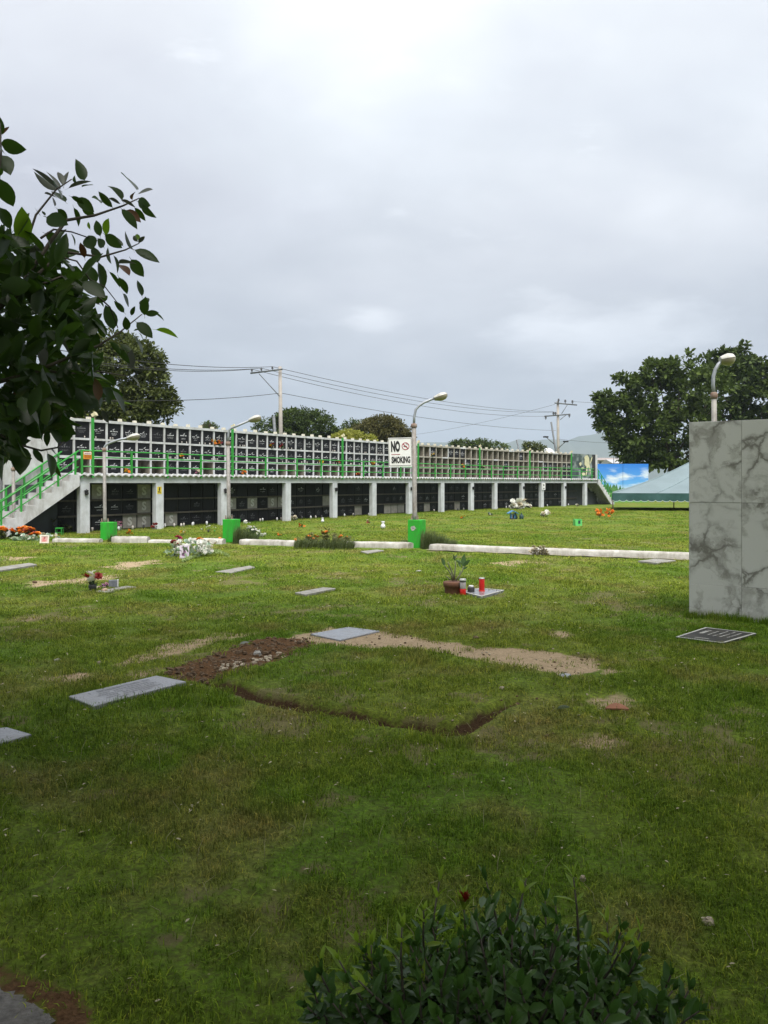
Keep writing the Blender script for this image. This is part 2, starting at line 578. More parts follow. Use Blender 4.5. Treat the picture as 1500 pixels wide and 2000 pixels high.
LAWN_A = (.115, .212, .018)
LAWN_B = (.195, .258, .032)
LAWN_C = (.060, .106, .012)
LAWN_DRY = (.265, .235, .080)


def ground_mat():
    m = bpy.data.materials.new('lawn_soil'); m.use_nodes = True
    n, l = NT(m.node_tree)
    out = n('ShaderNodeOutputMaterial')
    b = n('ShaderNodeBsdfPrincipled', inp={'Roughness': .95, 'Specular IOR Level': .1})
    l(b.outputs[0], out.inputs[0])
    pos = n('ShaderNodeNewGeometry').outputs['Position']
    col = turf_colour(n, l, pos)
    t1 = n('ShaderNodeTexNoise', inp={'Scale': 45.0, 'Detail': 5.0, 'Roughness': .7}); l(pos, t1.inputs['Vector'])
    t2 = n('ShaderNodeTexNoise', inp={'Scale': 9.0, 'Detail': 6.0, 'Roughness': .7}); l(pos, t2.inputs['Vector'])
    col = mixc(n, l, ramp(n, l, t1.outputs[0], [(.40, (0, 0, 0)), (.64, (.75, .75, .75))]), col, (.050, .046, .018))
    at = n('ShaderNodeAttribute', attribute_name='soil')
    sp = n('ShaderNodeSeparateColor'); l(at.outputs['Color'], sp.inputs[0])
    jit = mathn(n, l, 'MULTIPLY', mathn(n, l, 'SUBTRACT', t2.outputs[0], .5), 1.1)
    jit2 = mathn(n, l, 'MULTIPLY', mathn(n, l, 'SUBTRACT', t1.outputs[0], .5), .9)
    jj = mathn(n, l, 'ADD', jit, jit2)
    def edge(sock):
        v = mathn(n, l, 'ADD', sock, mathn(n, l, 'MULTIPLY', jj, mathn(n, l, 'MULTIPLY', sock, 1.0)))
        return ramp(n, l, v, [(.25, (0, 0, 0)), (.62, (1, 1, 1))])
    bare = mathn(n, l, 'MULTIPLY', edge(at.outputs['Alpha']), .6)
    col = mixc(n, l, bare, col, mixc(n, l, t1.outputs[0], (.13, .10, .055), (.21, .17, .10)))
    sandc = mixc(n, l, ramp(n, l, t1.outputs[0], [(.3, (0, 0, 0)), (.7, (1, 1, 1))]), (.46, .355, .235), (.29, .215, .135))
    sandc = mixc(n, l, ramp(n, l, t2.outputs[0], [(.50, (0, 0, 0)), (.72, (.7, .7, .7))]), sandc, (.20, .155, .09))
    col = mixc(n, l, edge(sp.outputs[1]), col, sandc)
    dirtc = mixc(n, l, ramp(n, l, t1.outputs[0], [(.3, (0, 0, 0)), (.7, (1, 1, 1))]), (.050, .027, .013), (.17, .095, .048))
    col = mixc(n, l, edge(sp.outputs[0]), col, dirtc)
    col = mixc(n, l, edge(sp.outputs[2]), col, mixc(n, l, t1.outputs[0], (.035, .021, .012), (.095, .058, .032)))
    l(col, b.inputs['Base Color'])
    bp = n('ShaderNodeBump', inp={'Strength': .8, 'Distance': .03})
    hsum = mathn(n, l, 'ADD', t1.outputs[0], t2.outputs[0])
    l(hsum, bp.inputs['Height']); l(bp.outputs[0], b.inputs['Normal'])
    return m


gme.materials.append(ground_mat())
ground = tag(add('ground', gme), kind='structure')

# path of rough concrete in the near left corner
pm = MB()
pts = [(-9, 1.0), (-1.66, 2.70), (-1.36, 2.56), (-1.20, 2.47), (-1.10, 2.42), (-1.01, 2.35), (-.93, 2.2), (-0.85, 1.2), (-0.85, -9), (-9, -9)]
rrp = random.Random(4); edge_ = []
for (x0, y0), (x1, y1) in zip(pts[1:7], pts[2:8]):
    for k in range(8): edge_.append((x0 + (x1 - x0) * k / 8 + rrp.uniform(-.012, .012), y0 + (y1 - y0) * k / 8 + rrp.uniform(-.012, .012)))
pts = pts[:1] + edge_ + pts[8:]
pm.face([(x, y, .012) for x, y in pts][::-1])
pm.obj('path', mat('rough_concrete', (.20, .19, .185), (.11, .105, .10), .95, 30, .9, 90, dirt=(.10, .085, .065), dscale=5, damt=.8))['kind'] = 'structure'

# ------------------------------------------------------------------ grass
def blade_mat():
    m = bpy.data.materials.new('grass_blade'); m.use_nodes = True
    n, l = NT(m.node_tree)
    out = n('ShaderNodeOutputMaterial')
    b = n('ShaderNodeBsdfPrincipled', inp={'Roughness': .7, 'Specular IOR Level': .08})
    pos = n('ShaderNodeNewGeometry').outputs['Position']
    col = turf_colour(n, l, pos)
    geo = n('ShaderNodeNewGeometry')
    r = ramp(n, l, geo.outputs['Random Per Island'], [(0, (.5, .5, .48)), (.5, (1.0, 1.0, 1.0)), (.84, (1.35, 1.3, 1.2)), (1, (2.4, 1.85, 1.7))])
    col = mixc(n, l, 1.0, col, r, 'MULTIPLY')
    l(col, b.inputs['Base Color'])
    tr = n('ShaderNodeBsdfTranslucent'); l(col, tr.inputs[0])
    mx = n('ShaderNodeMixShader', inp={0: .30})
    l(b.outputs[0], mx.inputs[1]); l(tr.outputs[0], mx.inputs[2]); l(mx.outputs[0], out.inputs[0])
    return m


BLADE = blade_mat()


def blade(mb, x, y, h, ang, lean, w, rr):
    dx, dy = math.cos(ang), math.sin(ang)
    sx, sy = -dy * w / 2, dx * w / 2
    p1 = (x + dx * lean * .4, y + dy * lean * .4, h * .6)
    p2 = (x + dx * lean, y + dy * lean, h * (1 - .3 * min(1, lean / (h + 1e-6))))
    b = len(mb.v)
    mb.v += [(x - sx, y - sy, -.005), (x + sx, y + sy, -.005), (p1[0] + sx * .8, p1[1] + sy * .8, p1[2]), (p1[0] - sx * .8, p1[1] - sy * .8, p1[2]), p2]
    mb.f += [(b, b + 1, b + 2, b + 3), (b + 3, b + 2, b + 4)]
    mb.mi += [0, 0]; mb.sm += [False, False]


tuft_col = bpy.data.collections.new('grass_tufts')          # blade clumps scattered by the lawn's geometry nodes
for k in range(7):
    rr = random.Random(100 + k); mb = MB()
    for i in range(30):
        a = rr.uniform(0, 6.283); q = .075 * math.sqrt(rr.random())
        blade(mb, q * math.cos(a), q * math.sin(a), rr.uniform(.012, .036) * (1.6 if rr.random() < .04 else 1), rr.uniform(0, 6.283), rr.uniform(.006, .036), rr.uniform(.0022, .0045), rr)
    o = bpy.data.objects.new('tuft', mb.mesh('tuft', BLADE))
    tuft_col.objects.link(o)

tx, ty, tsc, tzs = [], [], [], []


def scatter(y0, y1, dens, sc, zsc, seed):
    r = np.random.default_rng(seed)
    hw = lambda y: y * .52 + .5
    area = (hw(y0) + hw(y1)) * (y1 - y0)
    k = int(area * dens)
    yy = np.sqrt(r.random(k) * (y1 ** 2 - y0 ** 2) + y0 ** 2)
    xx = (r.random(k) * 2 - 1) * hw(yy)
    dirt, sand, tr, path, mk, bare = masks(xx, yy)
    keep = 1 - np.clip(np.maximum.reduce([dirt * 1.15, sand * .93, tr * 1.6, path * 1.3, mk * 1.5, bare * .3]), 0, 1)
    keep *= np.clip(2.6 * (fbm(xx, yy, 2.6, 4) - .22), .18, 1.1)
    kd = line_d(xx, yy, KERB)
    keep *= (kd > .3)
    keep *= line_d(xx, yy, TRENCH) > .10 + .05 * fbm(xx, yy, 7, 2)
    for s in SEAMS: keep *= (line_d(xx, yy, s) > .06) | (fbm(xx, yy, 5, 2) < .45)
    rel = np.stack([xx - WALL0.x, yy - WALL0.y], -1)
    u = rel @ np.array(WDIR[:2]); v = rel @ np.array((-WDIR.y, WDIR.x))
    keep *= ~((u > -.0) & (v > .0) & (v < 1.2))
    ok = r.random(k) < keep
    tx.append(xx[ok]); ty.append(yy[ok])
    tall = .9 + .8 * sstep(.56, .8, fbm(xx[ok] + 3, yy[ok], 1.1, 3))
    tsc.append(sc * (.75 + .6 * r.random(ok.sum()))); tzs.append(zsc * tall * (.7 + .6 * r.random(ok.sum())))


scatter(1.7, 5, 520, 1.0, 1.0, 1)
scatter(5, 9, 330, 1.25, 1.1, 2)
scatter(9, 15, 120, 1.9, 1.05, 3)
scatter(15, 26, 46, 3.0, 1.15, 4)
scatter(26, 50, 10, 4.6, 1.3, 5)
# taller tufts along the turf cut, the marble wall and the slabs
def fringe(pts, per, off, zs, seed):
    r = np.random.default_rng(seed)
    for (a, b) in zip(pts[:-1], pts[1:]):
        L = math.hypot(b[0] - a[0], b[1] - a[1]); k = int(L * per)
        t = r.random(k); s = r.normal(0, off, k)
        nx, ny = -(b[1] - a[1]) / L, (b[0] - a[0]) / L
        tx.append(a[0] + (b[0] - a[0]) * t + nx * s); ty.append(a[1] + (b[1] - a[1]) * t + ny * s)
        tsc.append(.7 + .5 * r.random(k)); tzs.append(zs * (.6 + .8 * r.random(k)))
nrm = Vector((WDIR.y, -WDIR.x, 0))
fringe([tuple((WALL0 + nrm * .05)[:2]), tuple((WALL1 + WDIR * .6 + nrm * .05)[:2])], 130, .035, 2.8, 21)
for kk, q in MK.items():
    if kk in ('wet', 'corner', 'pot'): continue
    c = np.mean(np.array(q), 0)
    grow = [tuple(c + (np.array(p) - c) * 1.1) for p in q]
    fringe(grow + grow[:1], 34, .022, 1.0, 22)
tx = np.concatenate(tx); ty = np.concatenate(ty); tsc = np.concatenate(tsc); tzs = np.concatenate(tzs)
tz = height(tx, ty)
np_ = len(tx)
print('tufts', np_)
pme = bpy.data.meshes.new('grass')
pme.vertices.add(np_)
pme.vertices.foreach_set('co', np.stack([tx, ty, tz], -1).ravel())
sa = pme.attributes.new('tuft_scale', 'FLOAT_VECTOR', 'POINT')
sa.data.foreach_set('vector', np.stack([tsc, tsc, tzs], -1).astype(np.float32).ravel())
ra = pme.attributes.new('tuft_turn', 'FLOAT_VECTOR', 'POINT')
ra.data.foreach_set('vector', np.stack([RNG.normal(0, .06, np_), RNG.normal(0, .06, np_), RNG.random(np_) * 6.283], -1).astype(np.float32).ravel())
grass = tag(add('grass', pme), kind='stuff')
ng = bpy.data.node_groups.new('scatter_grass', 'GeometryNodeTree')
ng.interface.new_socket('Geometry', in_out='INPUT', socket_type='NodeSocketGeometry')
ng.interface.new_socket('Geometry', in_out='OUTPUT', socket_type='NodeSocketGeometry')
gi = ng.nodes.new('NodeGroupInput'); go = ng.nodes.new('NodeGroupOutput')
m2p = ng.nodes.new('GeometryNodeMeshToPoints')
ci = ng.nodes.new('GeometryNodeCollectionInfo'); ci.inputs['Collection'].default_value = tuft_col
ci.inputs['Separate Children'].default_value = True; ci.inputs['Reset Children'].default_value = True
iop = ng.nodes.new('GeometryNodeInstanceOnPoints'); iop.inputs['Pick Instance'].default_value = True
na = ng.nodes.new('GeometryNodeInputNamedAttribute'); na.data_type = 'FLOAT_VECTOR'; na.inputs['Name'].default_value = 'tuft_scale'
nb = ng.nodes.new('GeometryNodeInputNamedAttribute'); nb.data_type = 'FLOAT_VECTOR'; nb.inputs['Name'].default_value = 'tuft_turn'
ng.links.new(gi.outputs[0], m2p.inputs[0]); ng.links.new(m2p.outputs[0], iop.inputs['Points'])
ng.links.new(ci.outputs[0], iop.inputs['Instance'])
sel = [s for s in na.outputs if s.enabled and s.name == 'Attribute'][0]; ng.links.new(sel, iop.inputs['Scale'])
sel = [s for s in nb.outputs if s.enabled and s.name == 'Attribute'][0]
e2r = ng.nodes.new('FunctionNodeEulerToRotation'); ng.links.new(sel, e2r.inputs[0]); ng.links.new(e2r.outputs[0], iop.inputs['Rotation'])
ng.links.new(iop.outputs[0], go.inputs[0])
md = grass.modifiers.new('scatter', 'NODES'); md.node_group = ng
# ------------------------------------------------------------------ columbarium (gently curved two-storey niche block)
CUB = [1.88202133e-08, -2.25355738e-05, -7.00770933e-02, 137.466056]
_x = np.linspace(-60, 1290, 5000)
_h = np.polyval(CUB, _x)
_Y = 2.19 * 1500 / _h
_X = (_x - 750) / 1500 * _Y
_s = np.concatenate([[0], np.cumsum(np.hypot(np.diff(_X), np.diff(_Y)))])
_s -= np.interp(145, _x, _s)
CW = float(np.interp(1116, _x, _s)) / 63


def cpos(s, nn=0.0, z=0.0):
    X = float(np.interp(s, _s, _X)); Y = float(np.interp(s, _s, _Y))
    a = cang(s)
    return Vector((X + math.sin(a) * nn, Y - math.cos(a) * nn, z))


def cang(s):
    e = .4
    return math.atan2(float(np.interp(s + e, _s, _Y) - np.interp(s - e, _s, _Y)), float(np.interp(s + e, _s, _X) - np.interp(s - e, _s, _X)))


_tab = {}


def s_at(px, nn=0.0):
    """arc length where the line offset by nn crosses photo column px"""
    if nn not in _tab:
        ss = np.linspace(-6, 47, 2000)
        pp = []
        for s in ss:
            p = cpos(s, nn); pp.append(CX + p.x / p.y * F)
        _tab[nn] = (np.maximum.accumulate(pp), ss)
    return float(np.interp(px, *_tab[nn]))


def cbox(mb, s0, s1, n0, n1, z0, z1, mi=0):
    a, b, c, d = cpos(s0, n1), cpos(s1, n1), cpos(s1, n0), cpos(s0, n0)
    return mb.hexa([(p.x, p.y, z0) for p in (a, b, c, d)] + [(p.x, p.y, z1) for p in (a, b, c, d)], mi)


M_WHITE = mat('white_wall_paint', (.53, .54, .56), (.42, .42, .42), .8, 3, .15, 40, dirt=(.19, .175, .15), dscale=3.0, damt=.75)
M_WHITE2 = mat('weathered_white_paint', (.38, .36, .31), (.25, .23, .19), .85, 5, .2, 40, dirt=(.17, .15, .12), dscale=5, damt=.8)
M_BEIGE = mat('bare_cement', (.27, .245, .20), (.19, .17, .14), .9, 4, .3, 50, dirt=(.12, .105, .085), dscale=4, damt=.7)
M_GRAYC = mat('grey_column_paint', (.54, .56, .59), (.44, .46, .48), .75, 3, .1, 40, dirt=(.22, .21, .19), dscale=3, damt=.5)
M_BLACK = mat('black_granite', (.010, .010, .012), (.016, .016, .019), .38, 30, 0, spec=.16)
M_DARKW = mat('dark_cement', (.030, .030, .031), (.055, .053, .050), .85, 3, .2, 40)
M_LEDGE = mat('ledge_cement', (.12, .105, .085), (.075, .066, .055), .85, 6, .3, 50)
M_INS = mat('engraved_white', (.62, .62, .64), (.45, .45, .47), .7, 20)
M_INSD = mat('engraved_grey', (.17, .17, .18), (.12, .12, .13), .7, 20)
M_SPL = mat('beige_plate', (.30, .285, .25), (.22, .205, .18), .7, 6, .1)
M_SLET = mat('pale_plate_letter', (.52, .51, .47), (.44, .43, .40), .7, 6)
M_GREEN = mat('green_rail_paint', (.020, .30, .030), (.030, .23, .034), .38, 5, .05, 80, spec=.5, dirt=(.05, .10, .035), dscale=6, damt=.5)
M_GREENB = mat('green_block_paint', (.018, .37, .020), (.026, .30, .024), .5, 3, .15, 40, spec=.4, dirt=(.05, .12, .035), dscale=6, damt=.8)
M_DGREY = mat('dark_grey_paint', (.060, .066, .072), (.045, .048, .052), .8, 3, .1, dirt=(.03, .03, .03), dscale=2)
M_IRON = mat('black_iron', (.015, .015, .016), (.03, .028, .026), .5, 20, metal=.3)
M_STEP = mat('step_cement', (.40, .39, .37), (.27, .26, .24), .9, 5, .2, 50)

base = cpos(15, .9)
cb = thing('columbarium', 'long curved two storey columbarium of white framed black niches over a row of columns', 'columbarium', (base.x, base.y, 0))

S0, S1 = -CW * 1.0, CW * 63
ROWS = [(3.19, 3.75), (2.58, 3.12), (1.99, 2.49)]      # clear openings, top row first
SL = [(3.75, 3.84), (3.12, 3.19), (2.49, 2.58), (1.925, 1.99)]
EMPTY_R3 = {0, 1, 4, 5, 9, 14, 16, 17, 18, 20, 21, 22, 23, 24, 25, 27, 29, 30, 31, 32, 33}


def filled(r, i):
    if i < 34:
        return not (r == 2 and i in EMPTY_R3)
    return i in ({36, 39, 40, 41, 52}, {42, 44, 49, 57, 58, 59, 61, 62}, {61, 62})[r]


fr = MB()
for i in range(-1, 63):
    old = 1 if i >= 34 else 0
    for (z0, z1) in SL:
        cbox(fr, i * CW, (i + 1) * CW, -.5, (.03 if z1 > 3.8 else 0.0), z0, z1, (1 if (old and (i * 7 + int(z0 * 10)) % 9) else 0))
    cbox(fr, i * CW, (i + 1) * CW, -.56, -.502, 1.925, 3.84, 2)
for i in range(-1, 64):
    for r, (z0, z1) in enumerate(ROWS):
        cbox(fr, i * CW - .036, i * CW + .036, -.5, -.004, z0 + .001, z1 - .001, (1 if i > 33 and (not filled(r, min(i, 62)) or i % 3) else 0))
    # bare cement on the inner cheeks of open niches
    if i < 63:
        for r, (z0, z1) in enumerate(ROWS):
            if not filled(r, i):
                for sa, sb in ((i * CW + .038, i * CW + .045), ((i + 1) * CW - .045, (i + 1) * CW - .038)):
                    cbox(fr, sa, sb, -.49, -.03, z0 + .003, z1 - .003, 2)
                cbox(fr, i * CW + .047, (i + 1) * CW - .047, -.49, -.03, z0 + .002, z0 + .006, 2)
niche_frame = fr.obj('niche_frame', [M_WHITE, M_WHITE2, M_BEIGE], cb)

capme = MB().box((0, 0, 0), (.12, .12, .10), taper=.9).mesh('cap_block', mat('cap_paint', (.60, .57, .47), (.48, .45, .36), .85, 8, .2))
for i in range(-1, 64):
    rr = random.Random(i)
    p = cpos(i * CW + rr.uniform(-.02, .02), -.12, 3.84)
    add('cap_block', capme, cb, p, (0, 0, cang(i * CW) + rr.uniform(-.06, .06)), (rr.uniform(.85, 1.15), 1, rr.uniform(.8, 1.2)))


def inscription_mesh(seed, m):
    rr = random.Random(seed); mb = MB()
    def bar(x, z, w, h):
        mb.face([(x, 0, z), (x + w, 0, z), (x + w, 0, z + h), (x, 0, z + h)])
    # emblem
    ex, ez = rr.uniform(-.03, .05), .085
    mb.face([(ex - .06, 0, ez - .01), (ex + .01, 0, ez - .03), (ex + .02, 0, ez + .005)])
    mb.face([(ex - .015, 0, ez - .005), (ex + .05, 0, ez + .045), (ex + .025, 0, ez - .02)])
    for z, hh, wd in ((.005, .038, .19), (-.052, .017, .15), (-.085, .014, .17), (-.115, .014, .11)):
        if hh < .03 and rr.random() < .2: continue
        x = -wd * rr.uniform(.75, 1.05)
        e = -x
        while x < e:
            w = rr.uniform(.012, .026) * (1.2 if hh > .03 else .8)
            if rr.random() < .86:
                bar(x, z - rr.uniform(0, .003), w, hh * (rr.uniform(.62, 1)))
            x += w + rr.uniform(.006, .012)
    return mb.mesh('inscription', m)


INS = [inscription_mesh(k, M_INS) for k in range(8)] + [inscription_mesh(k + 40, M_INSD) for k in range(4)]
plq = MB().box((0, .012, -.28), (.556, .024, .56)).mesh('plaque', M_BLACK)
plq2 = MB().box((0, .012, -.27), (.556, .024, .54)).mesh('plaque', M_BLACK)
plq3 = MB().box((0, .012, -.25), (.556, .024, .50)).mesh('plaque', M_BLACK)
for i in range(-1, 63):
    for r, (z0, z1) in enumerate(ROWS):
        if not filled(r, i): continue
        rr = random.Random(i * 3 + r)
        s = (i + .5) * CW
        o = add('plaque', (plq, plq2, plq3)[r], cb, cpos(s, -.045, (z0 + z1) / 2), (0, 0, cang(s)))
        k = rr.randrange(8) if rr.random() < .8 else 8 + rr.randrange(4)
        add('inscription', INS[k], o, (rr.uniform(-.02, .02), -.0025, rr.uniform(-.03, .03)), None, (rr.uniform(.8, 1.05), 1, rr.uniform(.85, 1.1)), local=True)['kind'] = 'stuff'

# lower storey: back wall with three rows of plates
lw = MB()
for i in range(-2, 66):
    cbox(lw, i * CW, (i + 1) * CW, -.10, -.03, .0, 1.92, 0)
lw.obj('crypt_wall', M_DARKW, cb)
lg = MB()
for i in range(-1, 64):
    cbox(lg, i * CW, (i + 1) * CW, -.028, .09, .50, .555)
    cbox(lg, i * CW, (i + 1) * CW, -.028, .09, 1.03, 1.085)
lg.obj('ledge', M_LEDGE, cb)
LROWS = [(.03, .49), (.565, 1.02), (1.095, 1.60)]
SPL, PLAIN = set(), set()
for px in (282, 453, 492, 531, 547): SPL.add((int(math.floor(s_at(px) / CW)), 1))
for px in (255, 283, 334): SPL.add((int(math.floor(s_at(px) / CW)), 0))
for px in (190, 278): SPL.add((int(math.floor(s_at(px) / CW)), 2))
for px in (698, 757, 769, 783, 834, 893): PLAIN.add((int(math.floor(s_at(px) / CW)), 0))
for px in (640,): PLAIN.add((int(math.floor(s_at(px) / CW)), 1))
low = {k: [MB().box((0, .012, -(z1 - z0) / 2), (.575, .024, (z1 - z0))).mesh('crypt_plaque', m) for (z0, z1) in LROWS] for k, m in (('b', M_BLACK), ('s', M_SPL))}
sme = text_mesh('S', .42, M_SLET, .001, .016)
crk = 0
for i in range(-1, 62):
    for r, (z0, z1) in enumerate(LROWS):
        rr = random.Random(i * 5 + r + 999)
        s = (i + .5) * CW
        pale = (i, r) in SPL or (i, r) in PLAIN
        if crk > 290 and r == 2: continue
        crk += 1
        o = add('crypt_plaque', low['s' if pale else 'b'][r], cb, cpos(s, -.0, (z0 + z1) / 2), (0, 0, cang(s)))
        if (i, r) in SPL:
            o['label'] = 'beige plate with a pale letter S'
            add('letter', sme, o, (0, -.003, 0), None, None, local=True)
        elif not pale and rr.random() < (.85, .75, .4)[r]:
            k = 8 + rr.randrange(4) if rr.random() < .68 else rr.randrange(8)
            add('inscription', INS[k], o, (rr.uniform(-.02, .02), -.0025, rr.uniform(-.02, .02)), None, (rr.uniform(.75, 1.0), 1, rr.uniform(.8, 1.0)), local=True)['kind'] = 'stuff'

# deck, beam, scalloped lip
SE = s_at(1166, .95)
ST = s_at(153, .95)
dk = MB(); bm_ = MB(); lp = MB()
NF = .95
k0, k1 = ST, SE
nseg = 68
for k in range(nseg):
    a = k0 + (k1 - k0) * k / nseg; b = k0 + (k1 - k0) * (k + 1) / nseg
    cbox(dk, a, b, -.03, NF - .17, 1.86, 1.922)
    cbox(bm_, a, b, NF - .165, NF, 1.655, 1.90)
dk.obj('deck_slab', M_GRAYC, cb)
bm_.obj('edge_beam', M_GRAYC, cb)
# scalloped roof tiles along the deck edge
m = int((k1 - k0) / .26)
for k in range(m):
    s = k0 + (k + .5) * (k1 - k0) / m
prof = 10
for k in range(m):
    for j in range(prof):
        a = k0 + (k + j / prof) * (k1 - k0) / m; b = k0 + (k + (j + 1) / prof) * (k1 - k0) / m
        za = 1.905 + .055 * math.sin(math.pi * j / prof); zb = 1.905 + .055 * math.sin(math.pi * (j + 1) / prof)
        A, B_, C_, D_ = cpos(a, NF + .12), cpos(b, NF + .12), cpos(b, NF - .25), cpos(a, NF - .25)
        t = .022
        lp.hexa([(A.x, A.y, za - t - .02), (B_.x, B_.y, zb - t - .02), (C_.x, C_.y, zb - t + .02), (D_.x, D_.y, za - t + .02),
                 (A.x, A.y, za), (B_.x, B_.y, zb), (C_.x, C_.y, zb + .04), (D_.x, D_.y, za + .04)])
lp.obj('scalloped_lip', M_WHITE, cb)

COLPX = [164, 310, 436, 561, 652.5, 729.5, 800, 863, 921, 967, 1020, 1058, 1102, 1143]
col_s = []
colme = MB().box((0, 0, 0), (.34, .20, 1.653)).mesh('column', M_GRAYC)
lan = MB().box((0, -.05, .0), (.07, .05, .03)).box((0, -.06, .03), (.10, .09, .12), taper=.8).box((0, -.06, .15), (.13, .12, .03), taper=.4).tube([(0, 0, .12), (0, -.06, .20)], .012, 6)
lanme = lan.mesh('wall_lantern', M_IRON)
for k, px in enumerate(COLPX):
    s = s_at(px, NF - .05); col_s.append(s)
    o = add('column', colme, cb, cpos(s, NF - .085, .0), (0, 0, cang(s)))
    if k in (0, 2, 4, 6, 8, 10, 12):
        add('wall_lantern', lanme, cb, cpos(s + .02, NF + .016, 1.25), (0, 0, cang(s)))

# railing along the deck
NR = NF + .08
POSTS = [160, 257, 327, 392.5, 519, 580, 627, 710, 748, 782.6, 850, 880, 909, 960, 983, 1010.6, 1055.5, 1074, 1096, 1136, 1156]
TALL = [181, 454, 669, 816.8, 937, 1034.7, 1116]
pme_ = MB().box((0, 0, 0), (.055, .055, .90)).mesh('rail_post', M_GREEN)
tme_ = MB().box((0, 0, 0), (.07, .07, 1.96)).mesh('tall_post', M_GREEN)
flm = MB().box((0, -.03, 0), (.16, .12, .11)).box((0, -.10, .0), (.18, .03, .13)).tube([(0, 0, -.10), (0, 0, .02)], .015, 6).mesh('floodlight', mat('floodlight_paint', (.62, .56, .36), (.5, .45, .3), .5, 10))
for px in POSTS:
    s = s_at(px, NR)
    rr = random.Random(int(px)); add('rail_post', pme_, cb, cpos(s, NR, 1.83), (rr.uniform(-.01, .01), rr.uniform(-.04, .04) if px in (627, 748) else 0, cang(s)))
for px in TALL:
    s = s_at(px, NR)
    add('tall_post', tme_, cb, cpos(s, NR, 1.83), (0, 0, cang(s)))
    add('floodlight', flm, cb, cpos(s + .08, NR - .05, 3.84), (R(-25), 0, cang(s) + .5))
a0, a1 = s_at(160, NR), s_at(1160, NR)
for z in (2.715, 2.50, 2.19):
    add('rail', MB().tube([cpos(a0 + (a1 - a0) * k / 40, NR, z) for k in range(41)], .026, 6).mesh('rail', M_GREEN), cb)

# left end: white end wall
ew = MB()
cbox(ew, -CW * 3.4, -CW * 1.0 - .04, -.56, -.06, 0, 3.84)
ew.obj('end_wall', M_WHITE, cb)
et = MB()
# dark wall under the stairs
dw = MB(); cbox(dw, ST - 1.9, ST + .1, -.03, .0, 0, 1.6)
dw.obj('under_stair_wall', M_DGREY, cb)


def stair(name, label, s_top, sgn, n0, n1, steps, rise_top, run, rail_n):
    p = cpos(s_top + sgn * run, (n0 + n1) / 2)
    t = thing(name, label, 'stairs', (p.x, p.y, 0))
    rs, rn = rise_top / steps, run / steps
    for k in range(steps):
        a = s_top + sgn * k * rn; b = s_top + sgn * (k + 1) * rn
        lo, hi = min(a, b), max(a, b)
        z = rise_top - (k + 1) * rs
        m_ = MB(); cbox(m_, lo, hi, n0 + .06, n1 - .06, max(z - .10, 0), z + .0 if z > .02 else .02)
        cbox(m_, (lo if sgn < 0 else lo - .0) if sgn > 0 else hi - .03, (lo + .03) if sgn > 0 else hi, n0 + .06, n1 - .06, z + .001, z + rs)
        m_.obj('step', M_STEP, t)
    for nn in (n0, n1):
        st = MB()
        for k in range(steps):
            a = s_top + sgn * k * rn; b = s_top + sgn * (k + 1) * rn
            z = rise_top - (k + 1) * rs
            za = max(z - .17, 0); zb = max(z - .17 - rs, 0)
            lo, hi = (a, b) if sgn > 0 else (b, a)
            zl, zh = (za, zb) if sgn > 0 else (zb, za)
            q = []
            for zz in ((zl, zh), (z + rs, z + rs)):
                A, B_, C_, D_ = cpos(lo, nn + .058), cpos(hi, nn + .058), cpos(hi, nn - .058), cpos(lo, nn - .058)
                q += [(A.x, A.y, zz[0]), (B_.x, B_.y, zz[1]), (C_.x, C_.y, zz[1]), (D_.x, D_.y, zz[0])]
            st.hexa(q)
        st.obj('stringer', M_WHITE, t)
    for nn in rail_n:
        for k in range(0, steps + 1, 2):
            s = s_top + sgn * (k * rn + rn * .4)
            z = rise_top - (k + .4) * rs
            add('baluster', MB().box((0, 0, 0), (.05, .05, .86)).mesh('baluster', M_GREEN), t, cpos(s, nn, max(z - .08, 0)), (0, 0, cang(s)))
        for dz in (.78, .52, .26):
            A = cpos(s_top, nn, rise_top + dz); B_ = cpos(s_top + sgn * run, nn, max(0, 0) + dz)
            add('handrail', MB().tube([A, (A + B_) / 2, B_], .028 if dz > .7 else .02, 6).mesh('handrail', M_GREEN), t)
    return t


stair('staircase', 'white stair with green railings climbing to the deck beside the dark grey wall at left', ST - .02, -1, .02, 1.0, 10, 1.92, 2.9, (.02, 1.0))
# under-stair infill (dark grey) belongs to the building
stair('staircase', 'white stair with green railings at the far right end beside the blue sky mural', SE + .02, 1, .02, 1.0, 10, 1.92, 2.3, (1.0,))
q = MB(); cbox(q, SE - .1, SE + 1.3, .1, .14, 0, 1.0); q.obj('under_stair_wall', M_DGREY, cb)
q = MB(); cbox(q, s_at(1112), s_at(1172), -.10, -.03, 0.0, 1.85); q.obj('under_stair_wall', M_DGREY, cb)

# painted panel on the right end of the deck
def mural_mat():
    m = bpy.data.materials.new('faded_mural'); m.use_nodes = True
    n, l = NT(m.node_tree)
    out = n('ShaderNodeOutputMaterial'); b = n('ShaderNodeBsdfPrincipled', inp={'Roughness': .7}); l(b.outputs[0], out.inputs[0])
    tc = n('ShaderNodeNewGeometry')
    t = n('ShaderNodeTexNoise', inp={'Scale': 1.6, 'Detail': 5.0}); l(tc.outputs['Position'], t.inputs['Vector'])
    l(ramp(n, l, t.outputs[0], [(.30, (.02, .03, .035)), (.48, (.05, .075, .07)), (.56, (.16, .19, .18)), (.75, (.25, .29, .30))]), b.inputs['Base Color'])
    return m
sm0, sm1 = s_at(1118.5), s_at(1163)
q = MB()
cbox(q, sm0, sm1 - .45, -.14, -.02, 1.925, 3.86)
mural = q.obj('painted_panel', mural_mat(), cb)
q = MB(); cbox(q, sm1 - .445, sm1 + .02, -.14, -.02, 1.925, 3.86)
